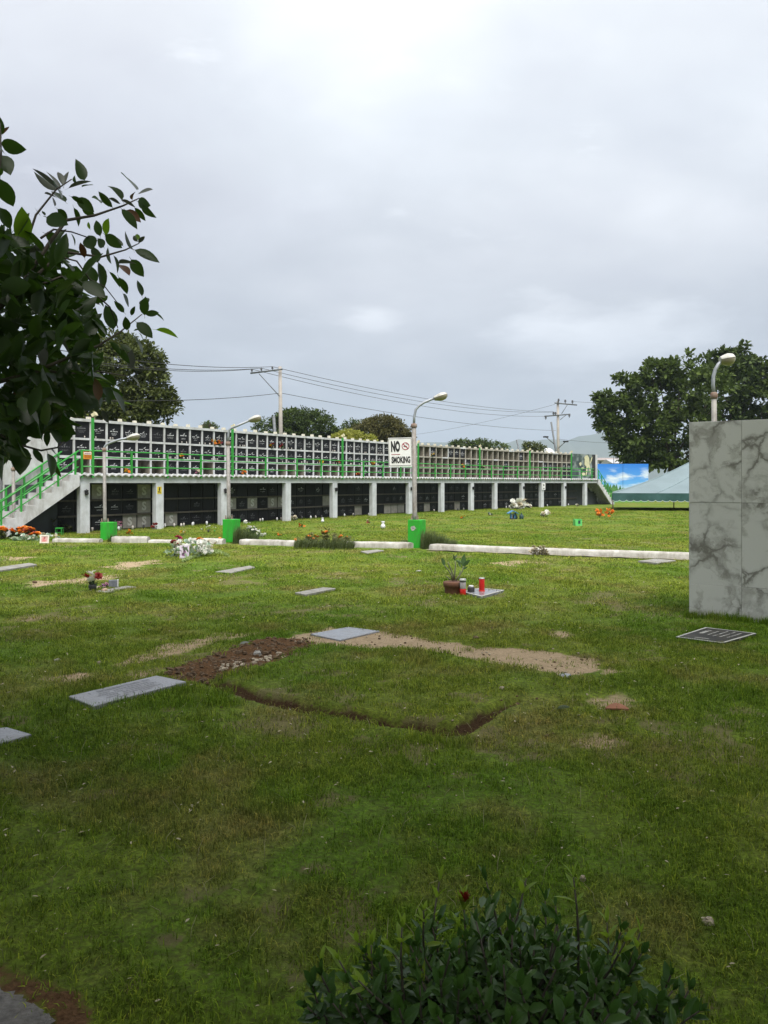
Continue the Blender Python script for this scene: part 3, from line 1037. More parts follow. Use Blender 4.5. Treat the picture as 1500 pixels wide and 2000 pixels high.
q.obj('painted_panel', mat('mural_black', (.02, .02, .022), (.03, .03, .03), .7), cb)
q = MB(); cbox(q, sm1 + .025, sm1 + .30, -.14, -.01, 1.925, 3.86); q.obj('end_wall', M_WHITE, cb)
# pale painted shapes on the panel (abstract blotches of paint)
pb = MB(); rr = random.Random(5)
def patch(mb, s, z, rs_, rz_, k=9, tilt=0):
    pts = []
    for i in range(k):
        a = 2 * math.pi * i / k; r_ = rr.uniform(.75, 1.15)
        ds, dz = rs_ * r_ * math.cos(a), rz_ * r_ * math.sin(a)
        pts.append(cpos(s + 1.25 * (ds + tilt * dz), .02, z + 1.2 * dz))
    mb.face(pts)
w_ = sm1 - sm0
patch(pb, sm0 + w_ * .62, 3.25, .28, .42); patch(pb, sm0 + w_ * .58, 3.62, .22, .14, tilt=.5); patch(pb, sm0 + w_ * .80, 3.40, .07, .25, tilt=.4)
patch(pb, sm0 + w_ * .60, 2.60, .08, .35, tilt=.2); patch(pb, sm0 + w_ * .74, 2.68, .07, .33, tilt=-.2); patch(pb, sm0 + w_ * .45, 2.35, .3, .10)
patch(pb, sm0 + w_ * .33, 3.1, .16, .12); patch(pb, sm0 + w_ * .42, 2.78, .20, .07)
pb.obj('painted_patch', mat('mural_pale', (.56, .54, .34), (.45, .43, .28), .7), cb)

# low white boundary wall and dark screen at far left
def wall_run(name, label, cat, pts, thick, z0, z1, m):
    mb = MB()
    for a, b in zip(pts[:-1], pts[1:]):
        a = Vector(a); b = Vector(b); d = (b - a).normalized(); nn = Vector((d.y, -d.x)) * thick / 2
        mb.hexa([(*(a + nn), z0), (*(b + nn), z0), (*(b - nn), z0), (*(a - nn), z0), (*(a + nn), z1), (*(b + nn), z1), (*(b - nn), z1), (*(a - nn), z1)])
    o = mb.obj(name, m)
    return tag(o, label, cat)
e0 = cpos(-CW * 3.4, -.75)
wall_run('boundary_wall', 'low white boundary wall beside the left stair', 'wall', [(-21, 25.5), (e0.x, e0.y + .05)], .2, 0, 2.1, M_WHITE)
o = wall_run('metal_screen', 'dark grey metal screen standing behind the low white boundary wall', 'screen', [(-22, 26.6), (e0.x - .2, e0.y + .8)], .06, 0, 2.55, mat('dark_screen', (.06, .065, .07), (.04, .042, .045), .6, 10))
# ------------------------------------------------------------------ kerb
M_KERB = mat('whitewashed_kerb', (.49, .475, .44), (.33, .315, .28), .85, 5, .4, 40, dirt=(.13, .11, .08), dscale=2.6, damt=.95)
M_APRON = mat('kerb_gutter', (.26, .235, .19), (.19, .17, .13), .95, 5, .5, 50, dirt=(.10, .10, .05), dscale=3, damt=.8)


def along(pts, t):
    """point at fraction list along polyline"""
    seg = [math.hypot(b[0] - a[0], b[1] - a[1]) for a, b in zip(pts[:-1], pts[1:])]
    L = sum(seg); d = t * L
    for (a, b), s_ in zip(zip(pts[:-1], pts[1:]), seg):
        if d <= s_ or (a, b) == (pts[-2], pts[-1]):
            k = d / s_
            return Vector((a[0] + (b[0] - a[0]) * k, a[1] + (b[1] - a[1]) * k, 0)), (Vector((b[0] - a[0], b[1] - a[1], 0))).normalized()
        d -= s_


def px_t(px):
    best = min(((abs(CX + along(KERB, t)[0].x / along(KERB, t)[0].y * F - px), t) for t in np.linspace(0, 1, 800)))
    return best[1]


kprof = [(0, 0), (.004, .09), (.022, .125), (.06, .143), (.17, .146), (.22, .13), (.24, .09), (.245, 0)]
for (pa, pb_) in ((102, 194), (218, 286), (288, 334), (372, 434), (466, 577), (668, 797), (838, 1555)):
    ta, tb = px_t(pa), px_t(pb_)
    mb = MB(); N = 14 if pb_ < 1000 else 60; rr = random.Random(pa)
    for k in range(N + 1):
        p, d = along(KERB, ta + (tb - ta) * k / N)
        nn = Vector((-d.y, d.x, 0))
        end = 1 if 0 < k < N else .93
        hs = (.72 if pa < 200 else (1.2 if pa == 218 else 1.0 if pa != 288 else .6)) * end
        for (u, z) in kprof:
            mb.v.append(tuple(p + nn * (u + rr.uniform(-.008, .008)) + Vector((0, 0, z * hs + rr.uniform(-.004, .004) - .02 * (z == 0)))))
    q = len(kprof)
    for k in range(N):
        for j in range(q - 1):
            mb.f.append((k * q + j, (k + 1) * q + j, (k + 1) * q + j + 1, k * q + j + 1)); mb.mi.append(0); mb.sm.append(True)
    mb.f.append(tuple(range(q))); mb.mi.append(0); mb.sm.append(False)
    mb.f.append(tuple(N * q + j for j in range(q))[::-1]); mb.mi.append(0); mb.sm.append(False)
    tag(mb.obj('kerb', M_KERB), kind='structure')
ta, tb = px_t(838), px_t(1555)
ap = MB()
for k in range(30):
    (p, d), (p2, d2) = along(KERB, ta + (tb - ta) * k / 30), along(KERB, ta + (tb - ta) * (k + 1) / 30)
    nn, n2 = Vector((d.y, -d.x, 0)), Vector((d2.y, -d2.x, 0))
    w1 = .16 + .10 * math.sin(k * 2.1); w2 = .16 + .10 * math.sin((k + 1) * 2.1)
    z = Vector((0, 0, .014))
    ap.face([p + z, p + nn * w1 + z, p2 + n2 * w2 + z, p2 + z][::1])
tag(ap.obj('gutter', M_APRON), kind='structure')

# ------------------------------------------------------------------ lamp posts
M_POST = mat('weathered_steel', (.30, .29, .27), (.20, .19, .18), .65, 9, .2, 60, metal=.2, dirt=(.12, .08, .05), dscale=7, damt=.7)
M_ARM = mat('galvanised_arm', (.33, .35, .38), (.25, .27, .29), .5, 9, metal=.4)
M_LHEAD = mat('lamp_shell', (.52, .52, .48), (.40, .39, .35), .45, 6, dirt=(.2, .17, .12), dscale=6, damt=.6)
M_LENS = mat('lamp_bowl', (.34, .31, .24), (.24, .21, .16), .25, 5, spec=.6)
M_RUST = mat('rusty_collar', (.17, .10, .07), (.24, .20, .17), .8, 14)


def lamp(label, pxb, pyb, w, hgt, rot, pxpole, py_collar, arm_px, head_px, block=True, Yfix=None, rad=.062, head=.38, hr=.36):
    b = G(pxb, pyb)
    if Yfix: b = Vector(((pxb - CX) / F * Yfix, Yfix, 0))
    Y = b.y + w * .45
    c = Vector((b.x + .02, Y, 0))
    t = thing('street_lamp', label, 'street lamp', c, 'street lamps along the kerb')
    o = MB().box((c.x, c.y, -.03), (w, w, hgt + .03), rot).obj('base_block', M_GREENB, t); bevel(o, .012)
    zc = P(pxpole, py_collar, Y).z
    x0 = P(pxpole, py_collar, Y).x
    MB().tube([(x0 + .02, Y, hgt - .02), (x0 + .02, Y, hgt + .1), (x0, Y, zc)], [rad * 1.08, rad, rad * .92], 12).obj('pole', M_POST, t)
    m_ = MB()
    for k in range(4):
        a = k * math.pi / 2 + .4
        m_.box((x0 + .02 + .085 * math.cos(a), Y + .085 * math.sin(a), hgt), (.015, .05, .11), a + 1.57, taper=.5)
    m_.obj('base_flange', M_RUST, t)
    MB().lathe([(rad * 1.0, -.06), (rad * 1.3, -.04), (rad * 1.3, .02), (rad * .9, .05)], (x0, Y, zc), 12).obj('collar', M_RUST, t)
    pts = [Vector((x0, Y, zc))]
    for (ax, ay) in arm_px:
        pts.append(P(ax, ay, Y))
    MB().tube(pts, .032, 8).obj('arm', M_ARM, t)
    # head: drop shaped shell with a bowl below
    h0, h1 = P(*head_px[0], Y), P(*head_px[1], Y)
    ax = (h1 - h0); L = ax.length; ax.normalize()
    up = Vector((0, 0, 1)); up = (up - ax * up.dot(ax)).normalized(); sd = ax.cross(up)
    prof = [(0, .25), (.12, .32), (.3, .42), (.55, .5), (.8, .42), (.95, .22), (1, .02)]
    for nm, sgn, k, m_ in (('lamp_shell', 1, .42, M_LHEAD), ('lamp_bowl', -1, .55, M_LENS)):
        mb = MB(); n_ = 8
        for (u, r_) in prof:
            for j in range(n_ + 1):
                a = math.pi * j / n_
                mb.v.append(tuple(h0 + ax * (u * L) + sd * (math.cos(a) * r_ * hr) + up * (sgn * math.sin(a) * r_ * k * .42 + (.004 if sgn > 0 else -.004))))
        for i in range(len(prof) - 1):
            for j in range(n_):
                f = (i * (n_ + 1) + j, i * (n_ + 1) + j + 1, (i + 1) * (n_ + 1) + j + 1, (i + 1) * (n_ + 1) + j)
                mb.f.append(f if sgn > 0 else f[::-1]); mb.mi.append(0); mb.sm.append(True)
        mb.obj(nm, m_, t)
    MB().tube([pts[-1] - ax * .06, h0 + ax * .10], .05, 8).obj('lamp_socket', M_LHEAD, t)
    return t, c, Y, x0


LA = lamp('street lamp on a green block at the kerb, carrying the no smoking board', 813, 1070, .345, .71, R(-30), 808.5, 831, [(809, 815), (812, 800), (818, 793), (828, 786), (852, 776)], [(848, 778), (874, 770)])
LB = lamp('street lamp on a green block beside white funeral flowers at the kerb', 448.5, 1059.5, .35, .64, R(-30), 445.5, 866, [(446, 850), (447, 841), (451, 836.5), (460, 833), (490, 820)], [(488, 821), (510, 814)], rad=.055)
LC = lamp('street lamp on a green block in front of the first two columns', 207.5, 1055.5, .33, .52, R(-20), 203.5, 878, [(204, 873), (207, 869), (215, 865), (232, 859), (252, 855)], [(250, 856), (273, 850)], rad=.05)
LD = lamp('leftmost street lamp standing at the foot of the left stair behind orange shrubs', 28, 1048, .33, .30, R(-10), 26, 916, [(25.5, 908), (26, 903), (28, 899), (36, 893)], [(36, 893), (60, 889)], Yfix=23.6, rad=.055)
LE = lamp('street lamp rising behind the grey marble wall at right', 1398, 1138, .33, .7, R(-30), 1394.5, 772, [(1392.5, 750), (1393.5, 735), (1397, 722), (1403, 712), (1413, 703)], [(1406, 703), (1435, 699)], Yfix=12.7, rad=.046, hr=.28)

# no smoking board
M_SIGNW = mat('sign_white', (.72, .72, .71), (.66, .66, .65), .5, 3, dirt=(.45, .42, .38), dscale=4, damt=.3)
M_SIGNK = mat('sign_black', (.012, .012, .014), rough=.6)
M_SIGNR = mat('sign_red', (.32, .012, .035), rough=.6)
Ysn = LA[2] - .02
q = [P(758.8, 912.8, Ysn - .05), P(804.6, 911.5, Ysn), P(804.6, 852.5, Ysn), P(758.8, 856.0, Ysn - .05)]
ux = (q[1] - q[0]); Wd = ux.length; ux.normalize()
c0 = (q[0] + q[1] + q[2] + q[3]) / 4
Hd = (q[3] - q[0]).length
sg = thing('no_smoking_sign', 'white NO SMOKING board fixed to the middle street lamp', 'sign', c0)
rot = (0, R(-1.6), math.atan2(ux.y, ux.x))
o = MB().box((0, .012, -Hd / 2), (Wd, .024, Hd)).mesh('board', M_SIGNW); board = add('board', o, sg, c0, rot)
def on_board(name, me, x, z, dy=-.004, **kw): return add(name, me, board, (x, dy, z), None, None, local=True)
bd = MB(); bw = .007
for (x0, x1, z0, z1) in ((-.285, .285, .345, .345 + bw), (-.285, .285, -.335 - bw, -.335), (-.285 - bw, -.285, -.335, .345), (.285, .285 + bw, -.335, .345)):
    bd.box(((x0 + x1) / 2, 0, z0), (x1 - x0, .003, z1 - z0))
on_board('border', bd.mesh('border', M_SIGNK), 0, 0)
on_board('lettering', text_mesh('NO', .3, M_SIGNK, .0015, .017, fit=(.232, .285)), -.118, .150)
on_board('lettering', text_mesh('SMOKING', .3, M_SIGNK, .0015, .013, fit=(.485, .172)), .012, -.195)
on_board('underline', MB().box((0, 0, 0), (.23, .003, .013)).mesh('underline', M_SIGNR), -.118, -.062)
ring = MB(); N = 28
for k in range(N):
    a, b = 2 * math.pi * k / N, 2 * math.pi * (k + 1) / N
    for (ra, rb) in ((.098, .080),):
        ring.face([(rb * math.cos(a), 0, rb * math.sin(a)), (ra * math.cos(a), 0, ra * math.sin(a)), (ra * math.cos(b), 0, ra * math.sin(b)), (rb * math.cos(b), 0, rb * math.sin(b))])
ring.face([(-.070, -.001, .052), (-.054, -.001, .068), (.070, -.001, -.052), (.054, -.001, -.068)][::-1])
on_board('prohibition_ring', ring.mesh('prohibition_ring', M_SIGNR), .140, .150)
cg = MB().box((-.005, 0, -.012), (.09, .002, .020))
for dx in (.0, .028):
    pts = [(.055 + dx - .03, .03), (.05 + dx - .03, .05), (.065 + dx - .03, .062), (.05 + dx - .03, .08)]
    for a, b in zip(pts[:-1], pts[1:]):
        cg.face([(a[0] - .004, 0, a[1]), (a[0] + .004, 0, a[1]), (b[0] + .004, 0, b[1]), (b[0] - .004, 0, b[1])])
on_board('cigarette', cg.mesh('cigarette', M_SIGNK), .138, .145, -.0025)
for z in (.22, -.2):
    on_board('bracket', MB().box((Wd / 2 + .03, .02, z), (.10, .02, .03)).mesh('bracket', M_RUST), 0, 0, 0)
# torn paper on the middle green block
pz = P(806.5, 1031, LA[1].y - .235)
tp = MB(); rr = random.Random(2)
ring_ = [(.075 * rr.uniform(.7, 1.3) * math.cos(a), 0, .06 * rr.uniform(.7, 1.3) * math.sin(a)) for a in np.linspace(0, 6.0, 11)]
tp.face(ring_); tp.face([(-.02, -.001, .012), (.03, -.001, .0), (.022, -.001, -.02), (-.03, -.001, -.012)], 1); tp.face([(-.05, -.001, .02), (-.03, -.001, .035), (-.01, -.001, .015)], 1)
ld = Vector((math.cos(R(-30)), math.sin(R(-30)), 0)); fn = Vector((-.5, -.866, 0))
o = add('torn_notice', tp.mesh('torn_notice', [mat('paper_scrap', (.5, .48, .45), (.25, .24, .22), .8, 30), M_INSD]), None, Vector((LA[1].x, LA[1].y, .50)) + fn * .176 + ld * -.01, (0, 0, R(-30)))
tag(o, 'torn pale paper notice stuck on the middle green lamp block', 'notice')

# small signs on columns
def small_sign(label, px, py, w, h, mface, marks, nn=NF + .02, cat='sign'):
    s = s_at(px, nn); p = cpos(s, nn); z = P(px, py, p.y).z
    t = thing('column_sign', label, cat, (p.x, p.y, z))
    pl = add('board', MB().box((0, .008, -h / 2), (w, .016, h)).mesh('board', mface), t, (p.x, p.y, z), (0, 0, cang(s)))
    mk = MB()
    for (x, z0, ww, hh) in marks: mk.face([(x - ww / 2, -.002, z0), (x + ww / 2, -.002, z0), (x + ww / 2, -.002, z0 + hh), (x - ww / 2, -.002, z0 + hh)])
    add('marks', mk.mesh('marks', M_SIGNK), pl, (0, -.001, 0), local=True)
    return t
M_YEL = mat('sign_yellow', (.62, .48, .02), (.55, .42, .02), .5)
M_ORG = mat('sign_orange', (.62, .27, .02), (.55, .24, .02), .5)
small_sign('small yellow pictogram sign on the second column from the left', 311.5, 957.5, .19, .26, M_YEL, [(0, -.015, .05, .10), (0, .09, .035, .025), (-.02, -.05, .10, .02), (0, -.085, .12, .018)])
small_sign('white notice sign on a column near the right end of the arcade', 1062, 950, .42, .48, M_SIGNW, [(-.04, .02, .10, .13), (.1, .05, .04, .08), (0, -.14, .24, .035), (0, -.19, .2, .03)], NF + .06)
t = small_sign('orange and white notice tied to the deck railing at the top of the left stair', 171, 889.5, .30, .24, M_ORG, [], NR + .03)
pl = [c for c in t.children if c.name.startswith('board')][0]
mk = MB().box((0, -.002, .03), (.27, .004, .075)); add('white_band', mk.mesh('white_band', M_SIGNW), pl, (0, 0, 0), local=True)
mk = MB()
rr = random.Random(8)
for (z0, hh) in ((.05, .03), (-.01, .016), (-.045, .016), (-.08, .016)):
    x = -.11
    while x < .1:
        w_ = rr.uniform(.015, .03); mk.face([(x, -.006, z0), (x + w_, -.006, z0), (x + w_, -.006, z0 + hh), (x, -.006, z0 + hh)]); x += w_ + .01
add('text_lines', mk.mesh('text_lines', M_SIGNR), pl, (0, 0, 0), local=True)

# ------------------------------------------------------------------ marble wall
def marble_mat():
    m = bpy.data.materials.new('veined_marble'); m.use_nodes = True
    n, l = NT(m.node_tree)
    out = n('ShaderNodeOutputMaterial'); b = n('ShaderNodeBsdfPrincipled', inp={'Roughness': .35, 'Specular IOR Level': .3}); l(b.outputs[0], out.inputs[0])
    tc = n('ShaderNodeTexCoord'); oi = n('ShaderNodeObjectInfo')
    off = n('ShaderNodeVectorMath', operation='SCALE'); 
    rv = n('ShaderNodeCombineXYZ')
    l(mathn(n, l, 'MULTIPLY', oi.outputs['Random'], 37.0), rv.inputs[0]); l(mathn(n, l, 'MULTIPLY', oi.outputs['Random'], 91.0), rv.inputs[2])
    ad = n('ShaderNodeVectorMath', operation='ADD'); l(tc.outputs['Object'], ad.inputs[0]); l(rv.outputs[0], ad.inputs[1])
    w = n('ShaderNodeTexNoise', inp={'Scale': 2.2, 'Detail': 6.0, 'Roughness': .6}); l(ad.outputs[0], w.inputs['Vector'])
    wv = n('ShaderNodeVectorMath', operation='SCALE'); l(w.outputs['Color'], wv.inputs[0]); wv.inputs['Scale'].default_value = .55
    ad2 = n('ShaderNodeVectorMath', operation='ADD'); l(ad.outputs[0], ad2.inputs[0]); l(wv.outputs[0], ad2.inputs[1])
    v = n('ShaderNodeTexVoronoi', feature='DISTANCE_TO_EDGE', inp={'Scale': 2.1}); l(ad2.outputs[0], v.inputs['Vector'])
    mk = n('ShaderNodeTexNoise', inp={'Scale': 1.8, 'Detail': 3.0}); l(ad.outputs[0], mk.inputs['Vector'])
    vein = ramp(n, l, v.outputs['Distance'], [(0, (1, 1, 1)), (.022, (.8, .8, .8)), (.05, (.3, .3, .3)), (.12, (0, 0, 0))])
    mask = ramp(n, l, mk.outputs[0], [(.38, (0, 0, 0)), (.58, (1, 1, 1))])
    f1 = mathn(n, l, 'MULTIPLY', vein, mask)
    cl = n('ShaderNodeTexNoise', inp={'Scale': 2.6, 'Detail': 8.0, 'Roughness': .65, 'Distortion': 1.2}); l(ad2.outputs[0], cl.inputs['Vector'])
    f2 = ramp(n, l, cl.outputs[0], [(.52, (0, 0, 0)), (.60, (.5, .5, .5)), (.66, (.85, .85, .85)), (.76, (.45, .45, .45))])
    col = mixc(n, l, f2, (.50, .505, .49), (.24, .235, .215))
    col = mixc(n, l, f1, col, (.16, .155, .14))
    l(col, b.inputs['Base Color'])
    return m
M_MARB = marble_mat()
wn = Vector((WDIR.y, -WDIR.x, 0))            # outward (towards the camera)
wang = math.atan2(WDIR.y, WDIR.x)
mw = thing('marble_wall', 'tall grey veined marble clad wall at the right edge', 'wall', WALL0 + WDIR * .9, None)
core = MB()
LW = 1.78; TH = .9
b0 = WALL0 - wn * .025 + WDIR * .02
c_ = [b0, b0 + WDIR * (LW - .02), b0 + WDIR * (LW - .02) - wn * TH, b0 - wn * TH]
core.hexa([(p.x, p.y, -.05) for p in c_] + [(p.x, p.y, 2.39) for p in c_])
core.obj('core', M_BEIGE, mw)
zs = [-.03, .405, 1.415, 2.405]
tw = .5915
for i in range(3):
    for j in range(3):
        h_ = zs[j + 1] - zs[j] - .003
        me = MB().box((tw / 2, .012, 0), (tw - .003, .024, h_)).mesh('marble_tile', M_MARB)
        rr = random.Random(i * 3 + j)
        o = add('marble_tile', me, mw, WALL0 + WDIR * (i * tw) + wn * rr.uniform(-.002, .001) + Vector((0, 0, zs[j])), (0, 0, wang))
        bevel(o, .002, 1)
for j in range(3):
    h_ = zs[j + 1] - zs[j] - .003
    me = MB().box((0, 0, 0), (TH + .02, .02, h_)).mesh('marble_tile', M_MARB)
    add('marble_tile', me, mw, WALL0 - wn * (TH / 2 + .015) + WDIR * .008 + Vector((0, 0, zs[j])), (0, 0, wang + math.pi / 2))
    add('marble_tile', me, mw, WALL0 - wn * (TH / 2 + .015) + WDIR * (LW + .012) + Vector((0, 0, zs[j])), (0, 0, wang + math.pi / 2))

# ------------------------------------------------------------------ tent
def cloth_mat(name, c1, c2, rough=.55, trans=.25):
    m = mat(name, c1, c2, rough, 1.2, .12, 6, spec=.35)
    return m
M_TENT = mat('tent_cloth', (.155, .205, .222), (.135, .18, .195), .55, 1.0, .25, 2.5, spec=.35)
M_VAL = mat('tent_valance', (.016, .060, .056), (.028, .085, .080), .6, 2.5, .35, 5)
M_TRIM = mat('tent_trim', (.45, .50, .50), rough=.6)
Yt = 46.0
tA = P(1196, 963, Yt); ze = tA.z
tx0 = tA.x; ty0 = Yt; depth = 6.5; width = 15.0; zr = P(1300, 905, Yt + depth / 2).z
rx0 = P(1305, 905, Yt + depth / 2).x
tn = thing('tent', 'wide pale teal funeral tent with dark green scalloped valance behind the marble wall', 'tent', (tx0, ty0, 0))
ridge0 = Vector((rx0, ty0 + depth / 2, zr)); ridge1 = Vector((tx0 + width - 3.4, ty0 + depth / 2, zr))
roof = MB(); NX = 12; NV = 5
def sag(a, b, t): return a * (1 - t) + b * t - Vector((0, 0, .16 * math.sin(math.pi * t)))
def panel(a0, a1, b0, b1, n_):
    for i in range(n_):
        for j in range(NV):
            u0, u1, v0, v1 = i / n_, (i + 1) / n_, j / NV, (j + 1) / NV
            g = lambda u, v: sag(a0.lerp(a1, u), b0.lerp(b1, u), v) - Vector((0, 0, .05 * math.sin(math.pi * ((u * n_ * .5) % 1)) * math.sin(math.pi * v) * 0))
            roof.face([g(u0, v0), g(u1, v0), g(u1, v1), g(u0, v1)], 0, True)
c00, c10, c11, c01 = Vector((tx0, ty0, ze)), Vector((tx0 + width, ty0, ze)), Vector((tx0 + width, ty0 + depth, ze)), Vector((tx0, ty0 + depth, ze))
panel(c00, c10, ridge0, ridge1, NX); panel(c11, c01, ridge1, ridge0, NX); panel(c01, c00, ridge0, ridge0, 6); panel(c10, c11, ridge1, ridge1, 6)
roof.obj('tent_roof', M_TENT, tn)
sm_ = MB()
for k in range(0, NX + 1, 2):
    u = k / NX
    pts = [sag(c00.lerp(c10, u), ridge0.lerp(ridge1, u), v) + Vector((0, -.01, .012)) for v in np.linspace(0, 1, 7)]
    sm_.tube(pts, .018, 4)
sm_.tube([ridge0, ridge1], .03, 5)
sm_.obj('seam', mat('tent_seam', (.23, .31, .33), rough=.6), tn)
val = MB(); trm = MB()
hz_ = .44
for (a, b) in ((c00, c10), (c10, c11), (c11, c01), (c01, c00)):
    L = (b - a).length; k = int(L / .40); per = 6
    d = (b - a).normalized(); nn = Vector((d.y, -d.x, 0))
    for i in range(k):
        for j in range(per):
            u0, u1 = (i + j / per) / k, (i + (j + 1) / per) / k
            f = lambda t: .08 * abs(math.sin(math.pi * t)) ** .6
            r0 = .03 * math.sin(u0 * L * 3.1); r1 = .03 * math.sin(u1 * L * 3.1)
            p0, p1 = a.lerp(b, u0), a.lerp(b, u1)
            d0, d1 = Vector((0, 0, hz_ + f(j / per) - .04)), Vector((0, 0, hz_ + f((j + 1) / per) - .04))
            o0, o1 = nn * (.02 + r0), nn * (.02 + r1)
            val.face([p0 - d0 + o0, p1 - d1 + o1, p1 + nn * .01, p0 + nn * .01])
            trm.face([p0 - d0 + o0 * 1.15 - Vector((0, 0, .03)), p1 - d1 + o1 * 1.15 - Vector((0, 0, .03)), p1 - d1 + o1 * 1.15, p0 - d0 + o0 * 1.15])
val.obj('valance', M_VAL, tn); trm.obj('valance_trim', M_TRIM, tn)
tpm = MB().tube([(0, 0, -.05), (0, 0, ze)], .035, 8).mesh('tent_pole', mat('tent_pole_paint', (.12, .10, .09), (.2, .12, .09), .6, 9))
for fx, fy in ((.0, 0), (.33, 0.0), (.66, 0), (1, 0), (0, 1), (.26, 1), (.5, 1), (.75, 1), (1, 1)):
    if (fx, fy) == (.33, 0.0): continue
    add('tent_pole', tpm, tn, (tx0 + .03 + (width - .06) * fx, ty0 + .03 + (depth - .06) * fy, 0))
tn.rotation_euler = (0, 0, -.29)
# ------------------------------------------------------------------ sky mural wall
def skymural():
    m = bpy.data.materials.new('painted_sky_mural'); m.use_nodes = True
    n, l = NT(m.node_tree)
    out = n('ShaderNodeOutputMaterial'); b = n('ShaderNodeBsdfPrincipled', inp={'Roughness': .6}); l(b.outputs[0], out.inputs[0])
    tc = n('ShaderNodeTexCoord'); sp = n('ShaderNodeSeparateXYZ'); l(tc.outputs['Object'], sp.inputs[0])
    base = ramp(n, l, mathn(n, l, 'DIVIDE', sp.outputs[2], 3.2), [(0, (.10, .28, .06)), (.18, (.16, .34, .10)), (.27, (.24, .40, .16)), (.32, (.50, .62, .66)), (.5, (.10, .33, .66)), (1, (.015, .17, .58))])
    mp = n('ShaderNodeMapping'); mp.inputs['Scale'].default_value = (.42, .42, 1.1); mp.inputs['Rotation'].default_value = (0, .25, 0); mp.inputs['Location'].default_value = (.9, 0, .4); l(tc.outputs['Object'], mp.inputs['Vector'])
    t = n('ShaderNodeTexNoise', inp={'Scale': 1.1, 'Detail': 6.0, 'Roughness': .55}); l(mp.outputs[0], t.inputs['Vector'])
    cloud = ramp(n, l, t.outputs[0], [(.50, (0, 0, 0)), (.66, (1, 1, 1))])
    up = ramp(n, l, mathn(n, l, 'DIVIDE', sp.outputs[2], 3.2), [(.36, (0, 0, 0)), (.5, (1, 1, 1)), (.85, (1, 1, 1)), (.95, (0, 0, 0))])
    l(mixc(n, l, mathn(n, l, 'MULTIPLY', cloud, up), base, (.62, .68, .72)), b.inputs['Base Color'])
    return m
Ym = 66.0
m0, m1 = P(1166, 906, Ym), P(1266, 904, Ym)
mz = P(1200, 906, Ym).z
sw = thing('mural_wall', 'wall painted with a blue sky and white clouds mural behind the tent', 'wall', (m0.x, Ym, 0))
npan = 2
for k in range(npan):
    x0 = m0.x + (m1.x - m0.x) * k / npan; x1 = m0.x + (m1.x - m0.x) * (k + 1) / npan
    add('mural_panel', MB().box(((x0 + x1) / 2 - m0.x, 0, 0), (x1 - x0 - .03, .2, mz)).mesh('mural_panel', skymural() if k == 0 else bpy.data.materials['painted_sky_mural']), sw, (m0.x, Ym, 0))
tr_ = MB(); rr = random.Random(4)
for k in range(26):
    px = rr.uniform(1168, 1225); x = P(px, 0, Ym).x - m0.x
    h_ = max(.2, 1.55 * (1 - abs(px - 1190) / 45)) * rr.uniform(.6, 1.1) * .7
    w_ = h_ * .22 + .08
    tr_.face([(x - w_, -.106 - .0005 * k, .75), (x + w_, -.106 - .0005 * k, .75), (x + w_ * .2, -.106 - .0005 * k, .75 + h_)])
add('painted_tree', tr_.mesh('painted_tree', mat('mural_tree_paint', (.035, .12, .04), (.10, .24, .06), .7, 2)), sw, (m0.x, Ym, .1))
# low ground and hedge line under the tent
# ------------------------------------------------------------------ far houses
def house(label, px0, px1, Y, py_eave, py_ridge, wallm, roofm, nwin=3):
    x0, x1 = P(px0, 0, Y).x, P(px1, 0, Y).x
    ze_, zr_ = P(0, py_eave, Y).z, P(0, py_ridge, Y).z
    t = thing('house', label, 'house', ((x0 + x1) / 2, Y, 0), 'low houses behind the columbarium')
    D = 8.0
    MB().box(((x0 + x1) / 2, Y + D / 2, 0), (x1 - x0, D, ze_)).obj('wall', wallm, t)
    r_ = MB(); ov = .5
    A = [(x0 - ov, Y - ov, ze_ + .01), (x1 + ov, Y - ov, ze_ + .01), (x1 + ov, Y + D + ov, ze_ + .01), (x0 - ov, Y + D + ov, ze_ + .01)]
    q0, q1 = ((x0 - ov), Y + D / 2, zr_), ((x1 + ov), Y + D / 2, zr_)
    r_.face([A[0], A[1], q1, q0]); r_.face([A[2], A[3], q0, q1]); r_.face([A[1], A[2], q1]); r_.face([A[3], A[0], q0]); r_.face(A[::-1])
    r_.obj('roof', roofm, t)
    wm = MB().box((0, 0, 0), ((x1 - x0) / nwin * .5, .08, ze_ * .16)).mesh('window', mat('far_window', (.05, .06, .07), rough=.3))
    for k in range(nwin):
        add('window', wm, t, (x0 + (x1 - x0) * (k + .5) / nwin, Y - .02, ze_ * .80))
M_FAR1 = mat('far_plaster', (.45, .45, .45), (.36, .35, .34), .9, .5)
M_FAR2 = mat('far_roof', (.30, .25, .23), (.22, .2, .2), .8, .5)
house('far grey plaster house with a low roof above the blue mural', 1168, 1212, 170, 899, 893, M_FAR1, M_FAR2, 5)
house('far pale house half hidden behind the big right tree', 1200, 1225, 150, 905, 896, mat('far_plaster_warm', (.42, .36, .33), (.35, .30, .28), .9, .5), mat('far_roof_grey', (.4, .4, .42), rough=.7), 4)
dm = MB(); Yd = 120; pc = P(1070, 892, Yd); rdm = 15 / 1500 * Yd
prof_ = [(rdm, 0), (rdm * .98, rdm * .3), (rdm * .85, rdm * .62), (rdm * .6, rdm * .9), (rdm * .3, rdm * 1.08), (.02, rdm * 1.15)]
wt = thing('water_tank', 'white rounded tank top showing behind the far right niches', 'tank', (pc.x, Yd, 0))
MB().lathe(prof_, (pc.x, Yd, pc.z), 20).obj('tank', mat('tank_white', (.65, .66, .68), rough=.5), wt)
MB().lathe([(rdm * .9, 0), (rdm * .9, pc.z - .01)], (pc.x, Yd, 0), 16).obj('tank_stand', M_FAR1, wt)
